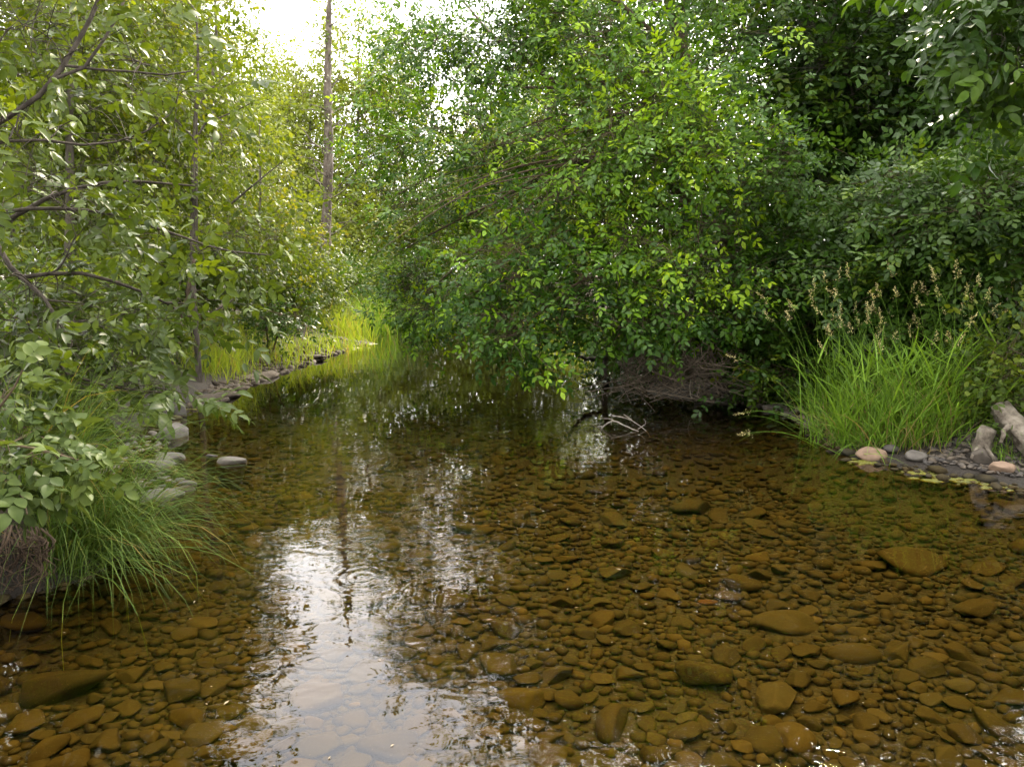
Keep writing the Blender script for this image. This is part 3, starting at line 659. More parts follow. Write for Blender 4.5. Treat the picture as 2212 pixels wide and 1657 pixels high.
    LR = LR * (scale * r.uniform(0.55, 1.25, nl))[:, None, None]; var = r.integers(0, 6, nl)
    tpl = LEAF[leafkind]; part = np.zeros(nl, bool)
    if nparts:
        u, v, z = proj(LT); vis = (z > 0.3) & (u > 5) & (u < 2207) & (v > 5) & (v < 1650)
        # only leaves that nothing else of this plant covers: keep the nearest in each small cell of view
        cellid = (np.floor(u / 22).astype(np.int64) * 4096 + np.floor(v / 22).astype(np.int64)); cand = np.where(vis)[0]
        cand = cand[np.argsort(z[cand])]; _, first = np.unique(cellid[cand], return_index=True); cand = cand[np.sort(first)]
        part[cand[:nparts]] = True
        key = (leafkind, leafmat)
        if key not in LEAF_MESH:
            LEAF_MESH[key] = [[mk_mesh('leaf', V, Fs, np.full(len(V), 0.1 + 0.2 * b_), True, M[leafmat]) for b_ in range(5)] for V, Fs in tpl]
        for i in np.where(part)[0]:
            me = LEAF_MESH[key][var[i]][min(4, max(0, int(round((Lt[i] - 0.1) / 0.2))))]
            ob = bpy.data.objects.new('leaf', me); COL.objects.link(ob); ob.parent = root
            m4 = np.eye(4); m4[:3, :3] = LR[i]; m4[:3, 3] = LT[i] - base; ob.matrix_basis = Matrix(m4.tolist())
    mb = MB()
    uo, vo, zo = proj(LT); seen = (zo > 0.2) & (uo > -60) & (uo < 2272) & (vo > -60) & (vo < 1717)
    for k in range(6):
        i = np.where((var == k) & ~part & (seen | (lod < 2)))[0]; mb.inst(tpl[k][0], tpl[k][1], LR[i], LT[i], Lt[i])
        i = np.where((var == k) & ~part & ~(seen | (lod < 2)))[0]; mb.inst(*LEAF['ash_mid'][k], LR[i], LT[i], Lt[i])     # overhead, outside the view
    tk.build(trunk_name, M[bark], root, base)
    if lod == 0: bb.tubes(np.array(BP)[:, ::2], np.array(BR)[:, ::2], 3)
    else: bb.tubes(np.array(BP), np.array(BR), 4)
    bb.tubes(TP, TR, 3)
    bb.build('branches', M[bark], root, base)
    co = mb.build('crown', M[leafmat], root, base); co['kind'] = 'stuff'
    return root
def gz(x, y): return np.array([x, y, float(H(x, y)) - 0.05])

# ------------------------------------------------------------------ left bank: near trees
make_plant('ash_tree', 'broad leaved ash tree whose limbs fill the upper left corner', 'tree', gz(-4.6, 4.3),
    [([gz(-4.6, 4.3), (-4.2, 4.2, 1.2), (-3.6, 4.1, 2.0), Q(-40, 290, 4.0)], 0.05, 0.017),
     ([Q(-40, 290, 4.0), Q(72, 217, 4.0), Q(110, 174, 4.05), Q(137, 140, 4.1), Q(174, 77, 4.2), Q(214, 0, 4.3), Q(270, -160, 4.5), Q(290, -380, 4.7)], 0.014, 0.007),
     ([Q(110, 174, 4.05), Q(147, 172, 4.1), Q(184, 144, 4.15), Q(207, 110, 4.2), Q(247, 50, 4.3), Q(267, 0, 4.4), Q(330, -120, 4.6)], 0.009, 0.005),
     ([Q(137, 142, 4.1), Q(220, 152, 4.2), Q(294, 157, 4.3), Q(367, 164, 4.4), Q(417, 155, 4.5)], 0.008, 0.004),
     ([Q(-60, 330, 4.0), Q(40, 300, 4.0), Q(130, 310, 4.2), Q(190, 315, 4.3), Q(267, 304, 4.5), Q(320, 280, 4.6), Q(360, 250, 4.7)], 0.010, 0.004),
     ([Q(-40, 290, 4.0), Q(-40, 60, 4.0), Q(40, -100, 4.1), Q(80, -320, 4.2)], 0.022, 0.01)],
    [(*ell(70, 60, 4.2, 120, 120, 0.6), 15, 0.0), (*ell(20, 300, 4.1, 80, 120, 0.5), 8, 0.0), (*ell(310, 150, 4.5, 110, 35, 0.4), 5, 0.05), (*ell(260, 305, 4.5, 110, 35, 0.4), 5, 0.0), (*ell(80, -250, 4.5, 270, 260, 1.2), 40, 0.0), (*ell(250, -420, 4.9, 130, 200, 0.8), 11, 0.0)],
    'ash_hi', 'leaf_dusty', 'bark_dark', 11, per=2.4, sig=0.24, scale=0.63, nparts=280, pairs=1, tint=0.5, young=0.18, face=(0.25, -0.5, 0.8), twig_r=0.003)
make_plant('ash_tree', 'low spreading ash with grey green leaf sprays reaching over the left bank', 'tree', gz(-4.3, 5.2),
    [([gz(-4.3, 5.2), (-4.1, 5.2, 0.9), Q(-30, 470, 5.0)], 0.07, 0.04),
     ([Q(-60, 470, 5.0), Q(67, 452, 5.0), Q(180, 454, 5.1), Q(267, 467, 5.2), Q(334, 491, 5.3), Q(400, 514, 5.4), Q(484, 544, 5.6), Q(600, 560, 5.9)], 0.014, 0.005),
     ([Q(-20, 500, 5.0), Q(23, 579, 4.8), Q(83, 633, 4.7), Q(100, 660, 4.6), Q(150, 740, 4.5)], 0.02, 0.008),
     ([Q(40, 600, 4.8), Q(180, 590, 4.9), Q(330, 640, 5.2), Q(420, 690, 5.4), Q(500, 650, 5.6)], 0.014, 0.006),
     ([Q(60, 700, 4.6), Q(147, 810, 4.5), Q(234, 836, 4.6), Q(334, 850, 4.7), Q(384, 853, 4.8)], 0.012, 0.005),
     ([Q(-20, 500, 5.0), Q(120, 420, 5.2), Q(260, 390, 5.4), Q(420, 400, 5.6)], 0.018, 0.006)],
    [(*ell(60, 450, 5.0, 100, 70, 0.6), 8, 0.0), (*ell(290, 510, 5.3, 150, 50, 0.5), 8, 0.05), (*ell(520, 555, 5.7, 100, 30, 0.4), 4, 0.08), (*ell(80, 640, 4.8, 120, 80, 0.5), 14, -0.05), (*ell(160, 720, 4.8, 150, 60, 0.5), 15, -0.06), (*ell(390, 660, 5.4, 90, 40, 0.4), 5, -0.05), (*ell(100, 790, 4.6, 130, 45, 0.4), 12, -0.1), (*ell(300, 845, 4.7, 90, 18, 0.3), 5, 0.0), (*ell(190, 830, 4.6, 90, 25, 0.3), 7, -0.12)],
    'ash_hi', 'leaf_dusty', 'bark_dark', 12, per=2.2, sig=0.22, scale=0.78, nparts=300, pairs=1, tint=0.42, young=0.10, face=(0.2, -0.35, 0.95), twig_r=0.003)
make_plant('ash_sapling', 'round leaved young ash bush leaning in at the lower left edge', 'bush', gz(-2.9, 3.2),
    [([gz(-2.9, 3.2), (-2.75, 3.15, 0.5), Q(-40, 960, 3.1)], 0.018, 0.010),
     ([Q(-40, 960, 3.1), Q(40, 960, 3.1), Q(120, 980, 3.15), Q(200, 1000, 3.2)], 0.008, 0.003),
     ([Q(-40, 930, 3.1), Q(30, 840, 3.1), Q(50, 800, 3.1)], 0.008, 0.003),
     ([Q(-30, 1020, 3.0), Q(40, 1060, 2.95), Q(60, 1110, 2.9)], 0.007, 0.003)],
    [(*ell(25, 945, 3.15, 60, 25, 0.2), 5, 0.05), (*ell(120, 990, 3.2, 35, 10, 0.1), 2, 0.3), (*ell(-10, 860, 3.2, 20, 20, 0.15), 2, -0.1), (*ell(0, 1060, 2.95, 30, 25, 0.12), 4, -0.05), (*ell(20, 1000, 3.0, 50, 25, 0.15), 3, 0.0)],
    'round_hi', 'leaf_corner', 'bark_brown', 13, per=1.8, sig=0.05, scale=0.78, nparts=300, pairs=1, shoot=0.08, tint=0.55, young=0.15, face=(0.3, -0.5, 0.9), twig_r=0.0022)

# ------------------------------------------------------------------ left bank: saplings behind
G = 'slender trees on the left bank'
def sapling(label, u, y, vtop, r0, seed, lobes, stems=None, lk='single_mid', lm='leaf_sapling', bark='bark_grey', sc=1.0, per=5, name='sapling_tree', sig=0.32, **kw):
    b = Q(u, 600, y); g0 = gz(b[0], y); top = Q(u + 10, vtop, y)
    limbs = [([g0, Q(u, 560, y), Q(u + 4, 300, y), top], r0, r0 * 0.3)]
    for (pts, a, c) in (stems or []): limbs.append(([Q(*p) for p in pts], a, c))
    return make_plant(name, label, 'tree', g0, limbs, [(*ell(l[0], l[1], l[2] + 0.5, *l[3:6]), int(l[6] * .72), l[7]) for l in lobes], lk, lm, bark, seed, per=per * .95, sig=sig, scale=sc * 1.05, group=G, shoot=0.28, pairs=1, **kw)
sapling('twin stemmed grey sapling standing in front of the far round tree', 416, 10, 40, 0.045, 21,
    [(380, 180, 10, 85, 130, 1.2, 40, 0.0), (390, 380, 10, 95, 110, 1.2, 38, 0.0), (480, 290, 10.2, 45, 80, 0.8, 7, 0.0), (320, 300, 10, 90, 120, 1.0, 26, 0.0), (380, 30, 10.3, 70, 90, 1.0, 18, 0.1), (510, 510, 10.4, 80, 45, 1.0, 18, 0.0), (320, -160, 10.5, 60, 160, 1.0, 16, 0.1)],
    [([(424, 560, 10.02), (423, 300, 10.05), (420, 150, 10.1)], 0.03, 0.012), ([(424, 300, 10), (440, 270, 10), (500, 245, 10), (540, 225, 9.9)], 0.016, 0.006), ([(424, 235, 10), (460, 190, 10), (500, 150, 10)], 0.014, 0.005), ([(420, 300, 10), (385, 265, 10), (370, 250, 10)], 0.014, 0.005), ([(500, 440, 9.8), (560, 390, 9.7), (610, 350, 9.6)], 0.016, 0.006)])
sapling('leaning forked sapling behind the twin stemmed one', 300, 12, -80, 0.05, 22, [(330, 120, 12, 120, 170, 1.5, 60, -0.05), (300, 380, 12, 130, 130, 1.4, 46, -0.05), (270, -150, 12, 90, 160, 1.3, 34, 0.0), (240, 250, 12, 100, 130, 1.2, 30, 0.0)],
    [([(335, 560, 12), (350, 420, 12), (362, 300, 12.1), (360, 200, 12)], 0.035, 0.015)], bark='bark_brown')
sapling('tall leafy tree at the left edge behind the near ash', 150, 9, -150, 0.07, 23, [(120, 60, 9, 160, 160, 1.4, 70, -0.1), (60, 260, 9, 120, 120, 1.2, 44, -0.1), (200, 300, 9.2, 110, 140, 1.2, 44, -0.05), (120, 450, 9, 160, 90, 1.2, 44, -0.1), (160, -200, 9.3, 190, 200, 1.5, 80, 0.0)])
sapling('thin sapling in the gap above the lime grass', 560, 14, 250, 0.035, 24, [(560, 420, 14, 80, 100, 1.2, 40, 0.1), (600, 520, 14, 90, 70, 1.2, 40, 0.1), (520, 530, 13.5, 90, 70, 1.2, 36, 0.05)])
sapling('airy tall tree with reddish tips at the edge of the sky gap', 455, 16, -60, 0.07, 25, [(455, 80, 16, 50, 110, 1.4, 30, 0.15), (455, 260, 16, 80, 120, 1.4, 44, 0.1), (310, -150, 16, 60, 160, 1.5, 30, 0.15), (400, 50, 16, 70, 140, 1.3, 40, 0.1), (260, -250, 16, 80, 160, 1.5, 36, 0.15)], lk='single_lo', sc=1.1)
sapling('bushy tree filling the left edge at mid height', 30, 11, 100, 0.06, 26, [(40, 330, 11, 120, 160, 1.4, 60, -0.1), (60, 520, 11, 140, 90, 1.4, 50, -0.1), (220, 470, 11, 110, 90, 1.2, 40, 0.0)])
G = 'yellow green trees beyond the left bank'
def fartree(label, u, y, lobes, seed, r0=0.14, lm='leaf_far', sc=1.56, per=5, sig=0.6, name='far_tree', bark='bark_grey', **kw):
    b = Q(u, 600, y); g0 = gz(b[0], y); vt = min(l[1] for l in lobes)
    return make_plant(name, label, 'tree', g0, [([g0, Q(u, 480, y), Q(u + 6, vt, y)], r0, 0.03)], [(*ell(*l[:6]), l[6], l[7]) for l in lobes], 'single_lo', lm, bark, seed, per=per, sig=sig, scale=sc * 1.22, group=G, shoot=0.35, pairs=1, twig_r=0.008, br=1.6, limb_sides=6, tj=0.12, young=0.08, face=(0.2, -0.6, 0.6), **kw)
fartree('round topped far tree outlined against the sky gap', 585, 40, [(590, 160, 40, 75, 75, 3.0, 60, 0.0), (560, 260, 40, 90, 90, 3.0, 60, -0.05), (620, 300, 40, 80, 90, 3.0, 50, 0.0), (590, 420, 40, 110, 90, 3, 50, 0)], 41)
fartree('paler yellow tree in front of the round topped tree', 665, 32, [(660, 210, 32, 60, 70, 2.4, 44, 0.3), (640, 330, 32, 80, 90, 2.4, 54, 0.25), (690, 430, 32, 90, 80, 2.4, 50, 0.2)], 42)
fartree('thin crowned tree just right of the bare snag trunk', 770, 34, [(790, 120, 34, 60, 70, 2.4, 30, 0.2), (860, 200, 34, 70, 80, 2.4, 34, 0.1), (770, 200, 34, 60, 80, 2.4, 34, 0.2), (780, 330, 34, 80, 100, 2.5, 54, 0.2), (800, 470, 34, 90, 80, 2.5, 54, 0.1), (740, 480, 30, 70, 70, 2, 36, 0.1)], 43)
fartree('dense green far tree seen above the bright grass mound', 850, 36, [(860, 330, 36, 90, 120, 2.5, 54, 0.0), (880, 480, 36, 110, 90, 2.5, 60, -0.1), (840, 560, 34, 90, 50, 2.4, 40, -0.1)], 44)
fartree('yellow leaved tree behind the twin stemmed sapling', 480, 24, [(470, 330, 24, 100, 90, 2.0, 54, 0.15), (430, 200, 24, 75, 80, 2.0, 44, 0.1), (500, 470, 24, 110, 70, 2, 54, 0.1)], 45)
fartree('tall background tree behind the left bank saplings', 330, 22, [(320, 150, 22, 130, 150, 2.2, 70, 0.05), (300, 350, 22, 140, 130, 2.2, 74, 0.0), (340, 490, 22, 140, 70, 2.2, 50, 0.0), (240, -120, 22, 130, 150, 2.2, 54, 0.1)], 46)
fartree('large background tree at the far left edge', 110, 20, [(100, 80, 20, 160, 160, 2.2, 80, -0.05), (90, 320, 20, 150, 140, 2.2, 80, -0.05), (150, 490, 20, 160, 70, 2.2, 54, 0.0), (80, -180, 20, 200, 160, 2.2, 70, 0)], 47)
fartree('far tree closing the view behind the overhanging branches', 1000, 38, [(980, 420, 38, 120, 120, 2.5, 60, 0.05), (1080, 520, 38, 140, 90, 2.5, 70, 0.0), (960, 560, 36, 110, 60, 2.4, 44, 0.0), (1060, 310, 38, 120, 90, 2.5, 54, 0.05)], 48)
fartree('far tree glimpsed low behind the right hand boughs', 1250, 36, [(1230, 480, 36, 140, 120, 2.5, 60, 0.0), (1330, 560, 36, 140, 60, 2.5, 50, 0.0), (1230, 300, 36, 140, 100, 2.5, 60, 0.05)], 49)

fartree('distant tree line mass seen low behind the bend', 920, 46, [(900, 470, 46, 160, 130, 3, 60, 0.0), (1080, 500, 46, 170, 120, 3, 60, 0.0), (760, 520, 46, 160, 90, 3, 50, 0.1)], 50, sc=2.0, sig=0.9)
fartree('distant tree behind the wood right of the bend', 1400, 42, [(1330, 480, 42, 170, 130, 3, 60, 0.0), (1520, 500, 42, 170, 120, 3, 60, -0.05), (1420, 300, 42, 190, 130, 3, 50, 0.0)], 51, sc=2.0, sig=0.9)
fartree('distant tree filling gaps behind the left trees', 430, 44, [(400, 460, 44, 200, 130, 3, 60, 0.1), (220, 470, 44, 200, 130, 3, 60, 0.1), (300, 300, 44, 200, 130, 3, 56, 0.1), (560, 500, 44, 130, 100, 3, 40, 0.1)], 52, sc=2.0, sig=0.9)
fartree('distant tree filling gaps behind the right wood', 1800, 30, [(1720, 420, 30, 200, 130, 3, 50, 0.0), (1980, 430, 30, 200, 130, 3, 50, 0.0), (2250, 450, 30, 200, 130, 3, 50, 0.0), (1850, 200, 30, 200, 130, 3, 40, 0.0)], 53, sc=1.8, sig=0.8, lm='leaf_bush')
fartree('leafy tree at the head of the stream behind the overhanging boughs', 1120, 30.5, [(1060, 430, 30.5, 90, 80, 2, 50, 0.05), (1180, 430, 30.5, 100, 90, 2, 50, 0.0), (1120, 330, 30.5, 110, 70, 2, 50, 0.05), (1120, 540, 30.5, 120, 70, 2, 50, 0.0)], 54, per=8)
# snag trunk
def snag():
    y = 21.0; b = Q(705, 610, y); g0 = gz(b[0], y); root = empty('snag_tree', g0); tag(root, 'tall bare pale barked trunk standing alone beside the sky gap', 'dead tree')
    tk = MB(); c = resample([g0, Q(700, 560, y), Q(707, 440, y), Q(710, 300, y), Q(708, 180, y), Q(710, 60, y), Q(712, -60, y)], 40)
    rr = np.linspace(0.19, 0.06, 40) * (1 + 0.12 * np.random.default_rng(3).normal(size=40)); rr[:3] *= 1.3
    tk.tubes(c[None], rr[None], 10, cap=True); tk.build('trunk', M['bark_snag'], root, g0)
    for pts, a in (([(708, 345, y), (690, 320, y), (672, 305, y), (655, 280, y), (640, 268, y)], 0.03), ([(709, 90, y), (690, 60, y), (670, 25, y), (660, 10, y)], 0.02), ([(710, 280, y), (735, 262, y), (760, 230, y)], 0.025),
                   ([(705, 420, y), (690, 400, y), (680, 360, y), (676, 340, y)], 0.03), ([(710, 140, y), (695, 120, y), (672, 95, y)], 0.016), ([(709, 200, y), (730, 170, y), (748, 120, y)], 0.018), ([(706, 380, y), (728, 365, y), (745, 340, y)], 0.02)):
        mb = MB(); cc = resample([Q(*p) for p in pts], 9); mb.tubes(cc[None], np.linspace(a, 0.006, 9)[None], 5); mb.build('branch', M['bark_snag'], root, g0)
    r = np.random.default_rng(19)
    for _ in range(22):
        v = r.uniform(40, 520); sd_ = r.choice([-1, 1]); L_ = r.uniform(25, 75); mb = MB(); yy = y + r.normal(0, .4)
        cc = resample([Q(709, v, y), Q(709 + sd_ * L_ * .45, v - L_ * .25, yy), Q(709 + sd_ * L_, v - L_ * r.uniform(.2, .9), yy)], 7); mb.tubes(cc[None], np.linspace(r.uniform(.016, .032), .006, 7)[None], 4); mb.build('branch', M['bark_snag'], root, g0)
    r = np.random.default_rng(9); mb = MB(); n = 220; tt = r.uniform(0, 1, n); p = np.stack([np.interp(tt, np.linspace(0, 1, 40), c[:, i]) for i in range(3)], 1) + r.normal(0, 1, (n, 3)) * np.array([0.28, .25, .2])
    for k in range(6):
        i = np.where(r.integers(0, 6, n) == k)[0]
        Rm = np.array([rot3(r.uniform(0, 6.28), r.normal(.3, .5), r.normal(0, .5)) for _ in i]) if len(i) else np.zeros((0, 3, 3))
        mb.inst(*LEAF['single_lo'][k], Rm, p[i], r.uniform(.2, .9, len(i)))
    mb.build('ivy_leaves', M['leaf_bush'], root, g0)['kind'] = 'stuff'
snag()

# ------------------------------------------------------------------ bushes of the left bank
G = 'leafy bushes on the left bank'
def bush(label, lobes, seed, lm='leaf_bush', lk='single_mid', sc=1.0, per=6, sig=0.22, name='bush', bark='bark_brown', grp=None, nparts=0, **kw):
    u, y = lobes[0][0], lobes[0][2]; b = Q(u, 600, y); g0 = gz(b[0], y)
    if y > 13.5 and lk == 'single_mid': lk = 'single_lo'
    limbs = [([g0, Q(u, lobes[0][1] + lobes[0][4] * .4, y), Q(*lobes[0][:3])], 0.025, 0.01)]
    for l in lobes[1:]: limbs.append(([g0, (g0 + Q(*l[:3])) / 2 + np.array([0, 0, .1]), Q(*l[:3])], 0.02, 0.008))
    return make_plant(name, label, 'bush', g0, limbs, [(*ell(*l[:6]), l[6], l[7]) for l in lobes], lk, lm, bark, seed, per=per, sig=sig, scale=sc, group=grp or G, shoot=0.22, pairs=kw.pop('pairs', 1), trunk_name='stem', nparts=nparts, **kw)
bush('bright green bush on the bank just left of the snag foot', [(650, 600, 17, 60, 45, 0.9, 44, 0.1), (610, 640, 15.5, 60, 40, 0.9, 36, 0.1), (690, 640, 18, 40, 35, 0.8, 24, 0.15)], 61)
bush('sprawling green bush above the far mud point', [(700, 590, 22, 60, 45, 1.2, 40, 0.05), (740, 620, 22, 50, 35, 1.0, 30, 0.0), (665, 560, 22, 60, 50, 1.2, 36, 0.05)], 62, sc=1.2)
bush('dark shrub below the twin stemmed sapling', [(430, 600, 11.5, 90, 40, 0.8, 30, -0.05), (520, 590, 12, 70, 35, 0.7, 24, 0.0), (350, 600, 11, 80, 40, 0.7, 22, -0.1)], 63)
bush('small leafy bush hanging over the rock ledge', [(575, 690, 12.6, 28, 26, 0.3, 8, -0.05), (620, 690, 12.4, 30, 22, 0.4, 7, 0.0)], 64, lm='leaf_blue', lk='ash_mid', sc=0.7)
bush('low bush behind the mud slope under the ash sprays', [(280, 690, 9.4, 70, 30, 0.5, 14, -0.05), (330, 650, 10.4, 70, 30, 0.5, 14, -0.05)], 65)
bush('green undergrowth at the bend beyond the dark tussock', [(830, 610, 27, 60, 35, 1.5, 44, -0.1), (780, 600, 25, 60, 40, 1.3, 40, 0.0), (860, 640, 28, 50, 25, 1.2, 30, 0.0)], 66, sc=1.3)
bush('dense undergrowth along the back of the left bank', [(480, 570, 15, 120, 50, 1.2, 60, 0.05), (330, 570, 14, 140, 60, 1.2, 60, 0.0), (580, 570, 17, 80, 45, 1.2, 44, 0.1)], 67, sc=1.1)
bush('undergrowth at the left edge behind the near leaves', [(90, 640, 8, 150, 60, 0.8, 40, -0.1), (180, 730, 7.6, 80, 45, 0.6, 22, -0.15), (60, 780, 6.8, 90, 50, 0.6, 22, -0.15)], 68)
bush('far bank bush closing the end of the stream', [(940, 640, 31, 90, 40, 1.5, 56, 0.05), (1060, 650, 30, 90, 35, 1.4, 56, 0.05), (1180, 660, 27, 90, 35, 1.4, 50, 0.0)], 69, sc=1.4)

# unseen trees added behind the camera to shade the scene from open sky
def shade_trees_behind():
    r = np.random.default_rng(77); mb = MB()
    for (x, y, h, rad) in ((-6.5, -1.5, 11, 3.0), (-7, -8, 12, 3.5), (7.5, -1.0, 12, 3.2), (7.5, -8, 12, 3.5), (-3, -15, 12, 4), (3.5, -16, 13, 4), (0, -24, 14, 5), (-9, 3.5, 12, 3), (10, 4.5, 13, 3)):
        n = 420; c = np.array([x, y, h * .58]); d = unit(r.normal(size=(n, 3))); p = c + d * r.random((n, 1)) ** .4 * np.array([rad, rad, h * .45])
        g = gz(x, y); cc = np.stack([g, (x, y, h * .4), (x + .3, y, h * .9)]); mb.tubes(resample(cc, 12)[None], np.linspace(.2, .05, 12)[None], 7, tint=0.1)
        k = r.integers(0, 6, n)
        for t in range(6):
            i = np.where(k == t)[0]; Rm = np.array([rot3(r.uniform(0, 6.28), r.normal(.2, .6), r.normal(0, .6)) for _ in i]) * 4.5
            mb.inst(*LEAF['single_lo'][t], Rm, p[i], r.uniform(.2, .8, len(i)))
    tag(mb.build('unseen_shade_trees', M['leaf_bush']), 'unseen trees added along both banks behind the viewpoint to shade the scene', 'wood', None, 'stuff')
shade_trees_behind()

# ------------------------------------------------------------------ right bank: the overhanging tree
def T(*pts): return [Q(*p) for p in pts]
g0 = gz(3.6, 11.2)
ARCH, ra = [], np.random.default_rng(701)
for _ in range(46):
    a = (ra.uniform(1330, 1560), ra.uniform(230, 500), ra.uniform(9.4, 10.4)); f = ra.uniform(0.3, 1.0); dy = -ra.uniform(0.6, 1.4)
    e = (a[0] - ra.uniform(180, 560), a[1] + ra.uniform(60, 330) * f, a[2] + dy)
    mid = lambda t, lift: (a[0] + (e[0] - a[0]) * t, a[1] + (e[1] - a[1]) * t * t - lift, a[2] + dy * t)
    if e[1] < 740: ARCH.append((T(a, mid(.35, ra.uniform(0, 25)), mid(.7, ra.uniform(0, 20)), e), ra.uniform(.009, .02), .003))
make_plant('overhanging_tree', 'big green tree with arching boughs hanging low over the stream', 'tree', g0,
    [([g0, (3.4, 11.1, 1.3), Q(1580, 520, 10.8), Q(1540, 330, 10.6), Q(1480, 140, 10.5), Q(1440, -60, 10.5), Q(1420, -300, 10.5)], 0.15, 0.05),
     (T((1545, 380, 10.6), (1430, 300, 10.2), (1300, 285, 9.9), (1160, 300, 10.3), (1000, 340, 11.8), (860, 420, 13.0)), 0.055, 0.012),
     (T((1500, 200, 10.5), (1390, 160, 10.3), (1240, 190, 10.2), (1120, 120, 10.9), (1040, 50, 11.8), (960, -40, 12.6)), 0.05, 0.012),
     (T((1240, 190, 10.2), (1140, 190, 10.8), (1060, 180, 11.8), (940, 190, 13.0)), 0.022, 0.008),
     (T((1580, 520, 10.8), (1420, 380, 9.6), (1300, 360, 9.2), (1180, 420, 9.6), (1060, 520, 10.6), (960, 600, 11.4), (900, 640, 11.9)), 0.05, 0.010),
     (T((1570, 500, 10.8), (1400, 440, 9.3), (1260, 520, 8.9), (1120, 590, 8.7), (1010, 640, 8.6)), 0.04, 0.009),
     (T((1590, 560, 10.8), (1460, 480, 9.2), (1300, 580, 8.6), (1180, 660, 8.4), (1110, 720, 8.3)), 0.035, 0.008),
     (T((1545, 380, 10.6), (1400, 330, 9.8), (1200, 370, 10.0), (1040, 450, 11.2), (900, 520, 12.3), (840, 560, 12.8)), 0.04, 0.009),
     (T((1540, 330, 10.6), (1480, 250, 9.5), (1420, 230, 9.0), (1330, 250, 8.6)), 0.04, 0.010),
     (T((1480, 140, 10.5), (1350, 20, 10.3), (1220, -80, 10.2), (1100, -160, 10.2)), 0.05, 0.012),
     (T((1590, 560, 10.8), (1560, 520, 9.0), (1500, 560, 8.4), (1420, 600, 8.1)), 0.04, 0.010),
     (T((1450, 40, 10.5), (1560, -80, 10.2), (1680, -200, 10.2)), 0.05, 0.015)] + ARCH,
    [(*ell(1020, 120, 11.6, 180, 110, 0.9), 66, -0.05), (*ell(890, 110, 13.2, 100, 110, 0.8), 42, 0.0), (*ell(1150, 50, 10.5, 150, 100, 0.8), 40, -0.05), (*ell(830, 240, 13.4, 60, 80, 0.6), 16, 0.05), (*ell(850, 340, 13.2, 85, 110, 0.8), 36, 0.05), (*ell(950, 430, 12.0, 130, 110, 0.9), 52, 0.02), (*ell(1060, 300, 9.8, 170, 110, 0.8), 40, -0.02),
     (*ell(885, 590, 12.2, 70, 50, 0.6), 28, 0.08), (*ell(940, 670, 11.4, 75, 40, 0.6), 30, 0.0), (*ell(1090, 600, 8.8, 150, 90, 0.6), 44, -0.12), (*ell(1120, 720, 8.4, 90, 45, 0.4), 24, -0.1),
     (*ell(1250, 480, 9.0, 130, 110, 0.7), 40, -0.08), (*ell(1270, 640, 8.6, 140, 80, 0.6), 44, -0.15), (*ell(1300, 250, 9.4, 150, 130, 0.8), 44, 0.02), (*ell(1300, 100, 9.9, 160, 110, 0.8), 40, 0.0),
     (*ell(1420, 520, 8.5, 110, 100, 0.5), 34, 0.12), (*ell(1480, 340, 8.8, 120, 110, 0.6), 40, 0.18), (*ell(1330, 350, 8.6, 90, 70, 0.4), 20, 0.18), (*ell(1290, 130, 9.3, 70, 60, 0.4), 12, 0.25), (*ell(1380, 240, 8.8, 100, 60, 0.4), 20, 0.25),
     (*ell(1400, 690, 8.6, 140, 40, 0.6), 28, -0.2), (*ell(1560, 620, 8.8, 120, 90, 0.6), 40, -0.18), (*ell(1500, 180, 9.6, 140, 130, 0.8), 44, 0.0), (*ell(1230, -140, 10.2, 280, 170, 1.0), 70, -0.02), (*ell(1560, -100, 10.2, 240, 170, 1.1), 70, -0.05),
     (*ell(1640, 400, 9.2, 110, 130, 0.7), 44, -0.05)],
    'ash_mid', 'leaf_green', 'bark_brown', 71, per=5.4, sig=0.23, scale=0.74, nparts=300, pairs=1, shoot=0.20, tint=0.42, tj=0.15, young=0.24, face=(-0.25, -0.6, 0.75), arch=0.14, droop=0.2, limb_sides=6)

# ------------------------------------------------------------------ right bank: the dark wood behind
G = 'dark trees of the wood on the right bank'
def wood(label, u, y, lobes, seed, r0=0.16, lm='leaf_dark', sc=1.05, per=5, sig=0.38, lk='ash_lo', lean=0, **kw):
    b = Q(u, 600, y); g0 = gz(b[0], y); vt = min(l[1] for l in lobes) - 20
    return make_plant('woodland_tree', label, 'tree', g0, [([g0, Q(u, 450, y), Q(u + lean * .5, 200, y), Q(u + lean, vt, y)], r0, 0.05), ([Q(u, 430, y), Q(u - 60, 300, y - .4), Q(u - 110, 150, y - .6)], 0.05, 0.015), ([Q(u, 400, y), Q(u + 70, 280, y - .4), Q(u + 130, 120, y - .5)], 0.05, 0.015)],
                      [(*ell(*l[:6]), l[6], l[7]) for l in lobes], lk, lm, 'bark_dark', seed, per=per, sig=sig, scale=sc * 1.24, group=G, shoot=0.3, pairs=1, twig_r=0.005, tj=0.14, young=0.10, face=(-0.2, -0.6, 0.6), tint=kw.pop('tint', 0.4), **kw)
wood('dark broadleaf tree with a forked trunk behind the bright green boughs', 1740, 12.5, [(1700, 60, 12.5, 150, 130, 1.2, 60, 0.05), (1760, 250, 12.5, 130, 120, 1.2, 50, -0.05), (1700, 430, 12.2, 120, 90, 1.0, 44, -0.1), (1700, -160, 12.5, 220, 150, 1.5, 70, 0.0)], 81)
wood('shaded tree with a leaning dark trunk in the middle of the right wood', 1930, 12.0, [(1900, 50, 12, 150, 120, 1.2, 56, 0.05), (1820, 140, 11.3, 110, 110, 0.9, 44, 0.1), (1960, 250, 11.2, 100, 90, 0.8, 34, 0.1), (1990, 200, 12.3, 120, 110, 1.2, 40, 0.0), (1860, 330, 12.5, 130, 90, 1.2, 40, -0.1), (1950, -170, 12.3, 240, 150, 1.5, 70, 0.0)], 82, lean=30)
